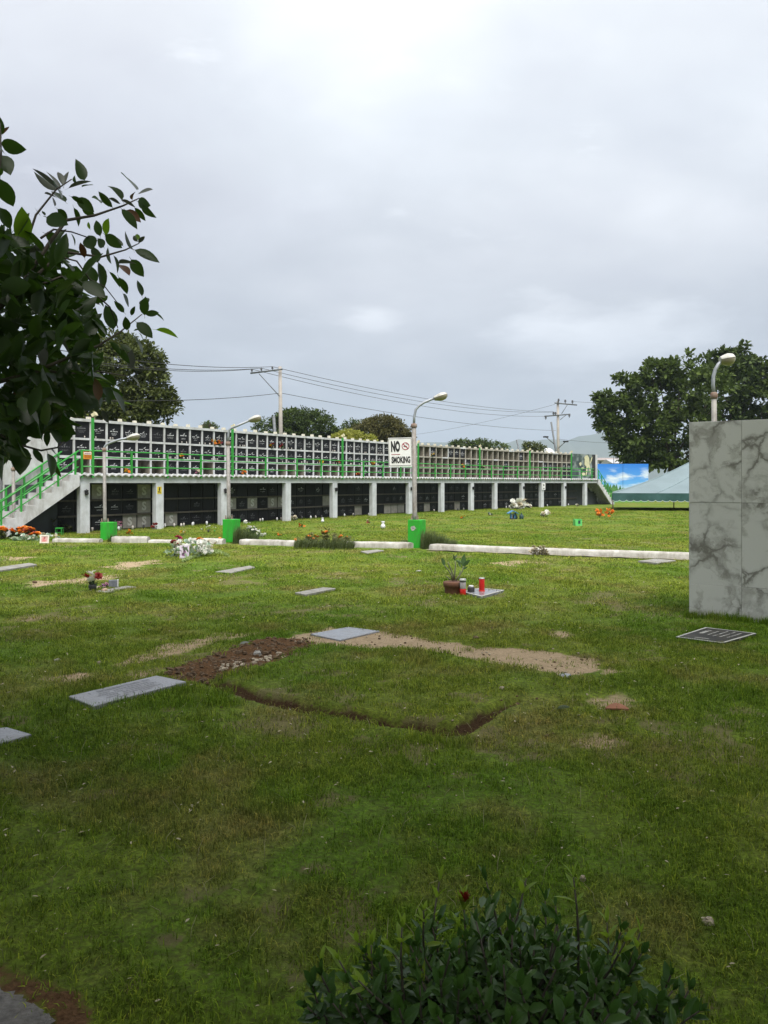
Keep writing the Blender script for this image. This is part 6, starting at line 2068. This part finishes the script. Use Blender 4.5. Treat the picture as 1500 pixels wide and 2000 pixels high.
# ------------------------------------------------------------------ shrubs along the kerb
LM_OSH = leaf_mat('ixora_leaf', (.030, .055, .014), (.085, .10, .025), .5, .2, nscale=8)
def kerb_shrub(label, px0, px1, py_top, py_base, colours, nb, seed, yoff=.15, leafm=None, dens=700, lf=.10, br=.05):
    b = G((px0 + px1) / 2, py_base) + Vector((0, yoff, 0)); k = b.y / F
    t = thing('flowering_shrub', label, 'shrub', b)
    w_, h_ = (px1 - px0) * k / 2, (py_base - py_top) * k
    rg = np.random.default_rng(seed); rr = random.Random(seed)
    C, D, L = [], [], []
    st = MB()
    for s_ in range(int(16 + w_ * 18)):
        x = rr.uniform(-w_, w_); hh = h_ * rr.uniform(.45, 1.0) * (1 - .45 * (abs(x) / w_) ** 2.5); y = rr.uniform(-.22, .25)
        p0 = b + Vector((x * .9, y, 0)); p1 = b + Vector((x + rr.uniform(-.06, .06), y, hh))
        st.tube([p0, p1], [.008, .004], 4)
        for q in range(dens // 20):
            f = rr.uniform(.12, 1.0); c = p0.lerp(p1, f)
            a = rr.uniform(0, 6.28); d_ = Vector((math.cos(a), math.sin(a), rr.uniform(.1, .9)))
            C.append(c + d_ * .04); D.append(d_); L.append(lf * rr.uniform(.6, 1.2))
        if rr.random() < nb:
            for q in range(3):
                add('bloom', bloom_mesh(rr.choice(colours)), t, p1 + Vector((rr.uniform(-.05, .05), rr.uniform(-.05, .05), rr.uniform(-.02, .04))), (rr.uniform(.1, 1.0), rr.uniform(-.4, .4), rr.uniform(0, 6)), br * rr.uniform(.7, 1.2))
    st.obj('stems', M_TWIG, t)
    C = np.array(C); D = np.array(D); L = np.array(L); n_ = len(C)
    add('foliage', leaves_mesh('foliage', C, D, rg.normal(0, .5, (n_, 3)) + np.array([0, 0, 1]), L, L * .42, leafm or LM_OSH), t)
    return t
kerb_shrub('row of bushy orange flowering shrubs at the foot of the left stair', -30, 62, 1031, 1055, ('orange', 'red', 'orange'), .95, 51, .4, br=.085)
kerb_shrub('grassy yellow and orange flowering shrub growing over the middle of the kerb', 577, 684, 1036, 1069, ('yellow', 'orange', 'orange'), .5, 52, .1, leaf_mat('ixora_dry_leaf', (.06, .085, .02), (.18, .18, .05), .6, .3, nscale=6), br=.05)
kerb_shrub('low wilted weedy shrub with a dark dead stalk against the right kerb', 1036, 1072, 1066, 1086, ('cream',), .1, 53, .05, leaf_mat('dry_weed_leaf', (.10, .085, .04), (.20, .17, .08), .7, .2, nscale=6), dens=200, lf=.07)
kerb_shrub('dark thin weeds growing against the dark wall under the left stair', 66, 135, 1012, 1042, ('cream',), .0, 54, .3, leaf_mat('dark_weed_leaf', (.030, .040, .015), (.06, .065, .025), .6, .2, nscale=6), dens=160, lf=.14)
LM_GR = leaf_mat('long_grass', (.040, .070, .016), (.085, .110, .03), .6, .3, nscale=5)
def grass_clump(label, px0, px1, py_top, py_base, seed, peak=.2, n_=900, yoff=.1):
    b = G((px0 + px1) / 2, py_base) + Vector((0, yoff, 0)); k = b.y / F; rr = random.Random(seed)
    w_, h_ = (px1 - px0) * k / 2, (py_base - py_top) * k; mb = MB()
    for i in range(n_):
        u = rr.random() ** 1.2; x = -w_ + 2 * w_ * u; y = rr.uniform(-.25, .3)
        hh = h_ * (1 - .75 * max(0, u - peak)) * rr.uniform(.4, 1.05)
        blade(mb, x, y, hh, rr.uniform(-1.2, 1.6), rr.uniform(.05, .28), rr.uniform(.006, .012), rr)
    return tag(add('grass_clump', mb.mesh('grass_clump', LM_GR), None, b), label, 'grass clump')
grass_clump('tall unmown grass clump spilling right of the middle green lamp block', 822, 892, 1029, 1072, 61, .25, 1500)
grass_clump('tall unmown grass clump between the left green lamp block and the white funeral flowers', 455, 500, 1022, 1062, 62, .3, 1000)
grass_clump('shaggy grass clump at the foot of the yellow and orange kerb shrub', 574, 690, 1046, 1072, 65, .9, 1500)
grass_clump('small grass clump left of the middle green lamp block', 782, 800, 1050, 1069, 63, .6, 240)
grass_clump('small grass clump right of the leftmost kerb lamp block', 212, 238, 1038, 1058, 64, .2, 300)
# white funeral spray behind the second lamp block
b = G(492, 1049); rr = random.Random(71); k = b.y / F
bouquet('slanting spray of white funeral roses behind the second green lamp block', b, [((480 + i * 1.3 + rr.uniform(-4, 7) - 492) * k, rr.uniform(-.15, .1), max(.04, (1049 - (1022 + i * .85 + rr.uniform(-4, 6))) * k), rr.uniform(.028, .05), 'white') for i in range(30)], (130, .26, .16, .18, .13, .10), seed=72, name='flower_spray')
bouquet('small red and white bloom resting on top of the second green lamp block', G(468, 1052) + Vector((0, .1, .55)), [(0, 0, .0, .05, 'white'), (.1, .02, .01, .045, 'white'), (.25, .02, .03, .04, 'pink')], (14, .15, .06, .03, .0, .06), seed=73) if False else None

# small things on the far lawn: (label, kind, px, py, ...)
def vase(label, px, py, wpx, hpx, m_=M_WVASE):
    b = G(px, py); k = b.y / F; w_, h_ = wpx * k / 2, hpx * k
    t = thing('vase', label, 'vase', b)
    MB().lathe([(w_ * .55, 0), (w_ * .9, h_ * .12), (w_, h_ * .3), (w_ * .85, h_ * .48), (w_ * .5, h_ * .62), (w_ * .55, h_ * .8), (w_ * .8, h_ * .97), (w_ * .72, h_), (w_ * .45, h_ * .85)], b, 16).obj('vase_body', m_, t)
    MB().lathe([(w_ * .62, 0), (w_ * .62, .012)], b + Vector((0, 0, -.004)), 12).obj('foot', m_, t)
    return t
vase('white ceramic vase on the far lawn left of the middle lamp', 748, 1032, 9.5, 14)
vase('smaller white vase on the far lawn in front of the arcade columns', 630, 1020, 6.5, 9)
def bunch(label, px, py, r_px, cols, seed, n_=6, tall=0, cat='flowers', vm=None, fol=12):
    b = G(px, py); k = b.y / F; rr = random.Random(seed); r_ = r_px * k
    vs = (vm, [(r_ * .35, 0), (r_ * .5, tall * k * .55), (r_ * .4, tall * k * .6)]) if vm else None
    return bouquet(label, b, [(rr.uniform(-r_, r_), rr.uniform(-r_, r_) * .5, tall * k + rr.uniform(.02, r_ * 1.2), r_ * rr.uniform(.34, .5), rr.choice(cols)) for _ in range(n_)], (fol, r_ * .9, r_ * .6, max(r_ * .5, tall * k * .5), r_ * .3 + tall * k * .4, r_ * .7), seed=seed, vase=vs)
def pairb(label, px, py, r_px, seed):
    b = G(px, py); k = b.y / F; rr = random.Random(seed)
    bouquet(label, b, [(rr.uniform(-r_px, r_px) * k + (z - 8) * .25 * k * (1 if seed == 92 else -1), rr.uniform(-.1, .1), z * k, rr.uniform(2.2, 3.4) * k, 'orange') for z in [rr.uniform(2.5, 16) for _ in range(15)]], (14, 3 * k, .06, 5 * k, 5 * k, .12), seed=seed)
bunch('orange flower bunch on the far lawn between the second lamp and the yellow shrub', 588, 1031, 6, ('orange', 'red'), 81)
bunch('low yellow flowers on the far lawn just left of the orange bunch', 547, 1047, 4.5, ('yellow', 'orange'), 82)
bunch('yellow flowers low in the grass right of the leftmost kerb lamp', 252, 1044, 7, ('yellow', 'orange'), 83)
bunch('pink flowers in a white vase at the foot of the second column', 232, 1036, 6.5, ('pink',), 84, 8, 9, vm=M_WVASE)
bunch('red flower pot plant at the foot of the second column', 303, 1034, 7, ('red', 'crimson'), 85, 6, 3)
bunch('thin white flowers in a dark vase on the far lawn left of the second lamp', 407, 1040, 4, ('white',), 86, 5, 9, vm=M_DVASE)
bunch('tiny green vase with a white bloom beside the thin white flowers', 419, 1039, 3, ('white',), 87, 2, 6, vm=M_GREEN)
bunch('yellow upright flowers behind the white funeral arrangement', 357, 1052, 5, ('yellow', 'cream'), 88, 6, 10)
bunch('small brown and white flower bunch on the far lawn left of the white vase', 722, 1022, 5, ('cream', 'white', 'crimson'), 89)
bunch('small orange flower bunch on the far lawn right of the middle lamp', 904, 1013, 4.5, ('orange', 'yellow'), 90)
pairb('bright orange flower bunch, left one of the pair before the tent', 1171, 1011, 6, 91)
pairb('bright orange flower bunch, right one of the pair before the tent pole', 1190, 1011, 7.5, 92)
bunch('long white wreath lying at the base of the columns near the far end', 1012, 994, 13, ('white', 'white', 'cream'), 93, 30, 1, fol=16)
bunch('white flowers lying right of the white wreath at the column base', 1032, 993, 6, ('white', 'cream'), 94, 9, 2)
bunch('flat white flower ring lying on the far lawn right of the blue shrine', 1063, 1010, 9, ('white', 'cream'), 95, 8, 0)
bunch('grey white wreath leaning against the fourth column', 574, 1017, 6, ('white', 'cream'), 96, 10, 2)
bunch('small white flowers at the column base in the far arcade', 1128, 989, 4, ('white', 'cream'), 97, 5, 1)
bunch('tiny dark plant on the far lawn right of the middle lamp', 922, 1027, 3, ('crimson',), 98, 1, 0)
bunch('small dark green planter with white bloom on the far lawn left of the blue shrine', 958, 1007, 5, ('white', 'mint'), 99, 3, 1, fol=40)
bunch('tiny white blooms on the far lawn in front of the second column gap', 395, 1036, 3, ('white',), 100, 3, 0)
# blue shrine with two dark jars
b = G(1001, 1014); k = b.y / F
M_BLUE = mat('blue_paint', (.045, .16, .34), (.06, .20, .38), .5, 3)
t = thing('grave_shrine', 'little blue roofed grave shrine standing on the far lawn', 'shrine', b)
rf = MB(); w_ = 10 * k; h_ = 16 * k
for sgn in (-1, 1):
    rf.hexa([(b.x + sgn * (w_ if False else 0), b.y - .25, h_), (b.x + sgn * w_, b.y - .25, h_ * .66), (b.x + sgn * w_, b.y + .25, h_ * .66), (b.x, b.y + .25, h_), (b.x, b.y - .25, h_ + .03), (b.x + sgn * w_, b.y - .25, h_ * .66 + .03), (b.x + sgn * w_, b.y + .25, h_ * .66 + .03), (b.x, b.y + .25, h_ + .03)])
rf.obj('roof', M_BLUE, t)
MB().box((b.x, b.y, 0), (w_ * .9, .3, .05)).obj('plinth', M_DGREY, t)
for sx in (-1, 1):
    for sy in (-1, 1): MB().box((b.x + sx * w_ * .35, b.y + sy * .12, .051), (.04, .04, h_ * .68 - .03)).obj('shrine_post', M_BLUE, t)
MB().box((b.x + .02, b.y + .08, .051), (w_ * .5, .06, h_ * .5)).obj('back_panel', M_WVASE, t)
M_TEAL = mat('dark_teal', (.012, .035, .036), (.018, .05, .05), .5, 5)
for lab, px in (('dark teal jar right beside the little blue shrine', 1006.5), ('dark teal jar standing alone right of the little blue shrine', 1018.5)):
    g = G(px, 1014); t = thing('jar', lab, 'jar', g)
    MB().lathe([(.09, 0), (.10, .03), (.10, .15), (.05, .22)], g, 10).obj('jar_body', M_TEAL, t)
    MB().lathe([(.035, .22), (.03, .27), (.005, .30)], g, 8).obj('stopper', M_TEAL, t)
# mint green chair like planter
b = G(1128, 1027); k = b.y / F
M_MINT = mat('mint_plastic', (.10, .48, .12), (.13, .52, .16), .45, 5)
t = thing('planter_box', 'bright mint green open box standing on the far lawn', 'box', b)
w_, h_ = 13 * k, 13 * k
for nm, c_, d_ in (('side_panel', (-w_ / 2 + .015, 0), (.03, .36)), ('side_panel', (w_ / 2 - .015, 0), (.03, .36)), ('back_panel', (0, .17), (w_ - .062, .03)), ('front_panel', (0, -.17), (w_ - .062, .03))):
    MB().box((b.x + c_[0], b.y + c_[1], .0), (d_[0], d_[1], h_ * (.8 if nm == 'front_panel' else 1))).obj(nm, M_MINT, t)
MB().box((b.x + .02, b.y - .19, h_ * .35), (.08, .01, .12)).obj('dark_motif', M_TEAL, t)
# green stool
b = G(116, 1045.5) + Vector((0, 0, 0)); k = b.y / F
t = thing('stool', 'small green metal stool before the dark wall under the left stair', 'stool', b)
w_, h_ = 13 * k, 15 * k
MB().box((b.x, b.y, h_ - .03), (w_, .20, .03), .15).obj('seat', M_GREEN, t)
for sx in (-1, 1):
    for sy in (-1, 1): MB().box((b.x + sx * (w_ / 2 - .015) - sy * .01, b.y + sy * .085, 0), (.022, .022, h_ - .031), .15).obj('leg', M_GREEN, t)
MB().box((b.x, b.y - .085, h_ * .35), (w_ - .06, .015, .02), .15).obj('stretcher', M_GREEN, t)
# orange capped candle jar at the kerb by the second lamp
b = G(429.5, 1062); k = b.y / F
t = thing('grave_candle', 'pale candle jar with orange cap standing at the kerb left of the second green block', 'candle', b)
MB().lathe([(.035, 0), (.04, .02), (.04, .12), (.036, .13)], b, 10).obj('jar', M_FRW, t); MB().lathe([(.042, .131), (.042, .17), (.02, .18)], b, 10).obj('cap', mat('cap_orange', (.55, .20, .02), rough=.5), t)

# ------------------------------------------------------------------ offerings in the upper niches
def niche_z(py, p): return P(0, py, p.y).z
def niche_flower(label, px, py, cols, seed, r_px=6):
    s = s_at(px, .03); p = cpos(s, -.0); z = niche_z(py, p)
    shelf = max([zz for zz in (3.19, 2.58, 1.99) if zz <= z + .12] or [1.99])
    b = Vector((p.x, p.y, shelf)) + (cpos(s, .0) - cpos(s, .02)) * 0
    rr = random.Random(seed)
    r_ = r_px * p.y / F
    n2 = cpos(s, .06) - cpos(s, 0)
    bouquet(label, b + n2 * .2, [(rr.uniform(-r_, r_), -rr.uniform(.0, .04), rr.uniform(.06, .06 + r_ * 1.3), .055, rr.choice(cols)) for _ in range(6)], (26, r_, .04, r_, r_ * .6, .09), seed=seed, group='flowers left on the upper niches')
for i, (px, py, cols, where) in enumerate((
        (355, 891, ('yellow', 'orange'), 'yellow flowers on the middle niche shelf far left of the second lamp'), (249, 919, ('orange', 'yellow'), 'small orange flowers in a bottom row niche right of the first lamp pole'),
        (387, 918, ('cream', 'pink'), 'pale pink flowers in a bottom row niche left of the second lamp'), (420, 861, ('orange', 'yellow'), 'orange and yellow flowers in a top row niche left of the second lamp'),
        (531, 869, ('red', 'yellow'), 'red and yellow flowers in a top row niche below the tall utility pole'), (551, 872, ('red', 'crimson'), 'red flowers in a top row niche right under the tall utility pole'),
        (628, 893, ('yellow',), 'bright yellow flowers at railing height in front of the middle niches'), (729, 893, ('yellow', 'orange'), 'yellow orange flowers in a middle row niche just left of the no smoking board'),
        (477, 922, ('orange',), 'orange flowers in a bottom row niche just right of the second lamp pole'), (701, 927, ('red', 'orange'), 'red flowers in a bottom row niche left of the no smoking board'),
        (844, 884, ('yellow', 'cream'), 'yellow flowers in a top row niche right of the middle lamp'), (906, 902, ('red', 'orange'), 'red flowers in a middle row niche among the empty right niches'),
        (943, 910, ('cream', 'yellow'), 'pale flowers in a middle row niche just right of the third tall green post'), (429, 866, ('crimson', 'orange'), 'dark red flowers beside the orange ones in a top row niche'),
        (660, 893, ('orange', 'red'), 'orange flowers in a middle row niche left of a tall green post'))):
    niche_flower(where, px, py, cols, 200 + i, 5 if px < 600 else 3.5)
M_CARDP = mat('card_pink', (.52, .30, .36), (.45, .36, .4), .6, 9); M_CARDC = mat('card_cream', (.55, .50, .40), (.48, .42, .33), .6, 9); M_CARDB = mat('card_blue', (.10, .16, .42), (.2, .26, .45), .6, 9)
for lab, px, py, m_, w_, h_ in (('pink photo card on a top row niche beside the first tall green post', 195, 833, M_CARDP, .12, .16), ('cream photo card on the top row niche behind the first lamp', 227, 837, M_CARDC, .10, .16), ('cream card on a middle row niche right of the first lamp head', 268, 871, M_CARDC, .14, .20), ('smaller cream card on a middle row niche, right of the bigger cream card', 295, 871, M_CARDC, .08, .15),
        ('blue picture card on a middle row niche near the top of the left stair', 153, 865, M_CARDB, .14, .22), ('white card on a top row niche left of the no smoking board', 699, 881, M_SIGNW, .10, .14), ('pale card on a top row niche right under the second tall green post', 472, 856, M_CARDC, .08, .12), ('white figurine card on the top row niche above the left stair', 169, 834, M_SIGNW, .16, .14)):
    s = s_at(px, -.045); p = cpos(s, -.053); z = P(0, py, p.y).z
    tag(add('photo_card', MB().box((0, 0, -h_ / 2), (w_, .012, h_)).mesh('photo_card', m_), None, (p.x, p.y, z), (0, R(random.Random(px).uniform(-4, 4)), cang(s))), lab, 'card')
# rows of tiny cups along the niche shelves
M_CUP = mat('tiny_cup', (.55, .53, .50), (.35, .30, .26), .5, 9)
cp = MB(); rr = random.Random(90)
for i in range(0, 33):
    for zz in (3.19, 2.58):
        for q in range(rr.randrange(0, 4)):
            s = (i + rr.uniform(.15, .85)) * CW; p = cpos(s, -.03)
            cp.lathe([(.016, 0), (.02, rr.uniform(.03, .07)), (.012, .075)], (p.x, p.y, zz + .001), 6)
tag(cp.obj('offering_cups', M_CUP), kind='stuff')
cp = MB()
for px in range(175, 1120, 9):
    if rr.random() < .5: continue
    s = s_at(px, .2); p = cpos(s, .2 + rr.uniform(0, .5))
    cp.lathe([(.03, 0), (.045, rr.uniform(.06, .14)), (.02, .15)], (p.x, p.y, 0), 6, rr.randrange(3))
tag(cp.obj('offering_jars', [M_CUP, M_DVASE, M_WVASE]), kind='stuff')
# ------------------------------------------------------------------ air
HAZE = bpy.data.materials.new('haze_air'); HAZE.use_nodes = True
n_, l_ = NT(HAZE.node_tree)
hv = n_('ShaderNodeVolumePrincipled', inp={'Density': .00024, 'Anisotropy': .2})
hv.inputs['Color'].default_value = (.74, .87, 1.0, 1)
ho = n_('ShaderNodeOutputMaterial'); l_(hv.outputs[0], ho.inputs['Volume'])
tag(MB().box((0, 0, -7), (14000, 14000, 460)).obj('haze', HAZE), kind='stuff')
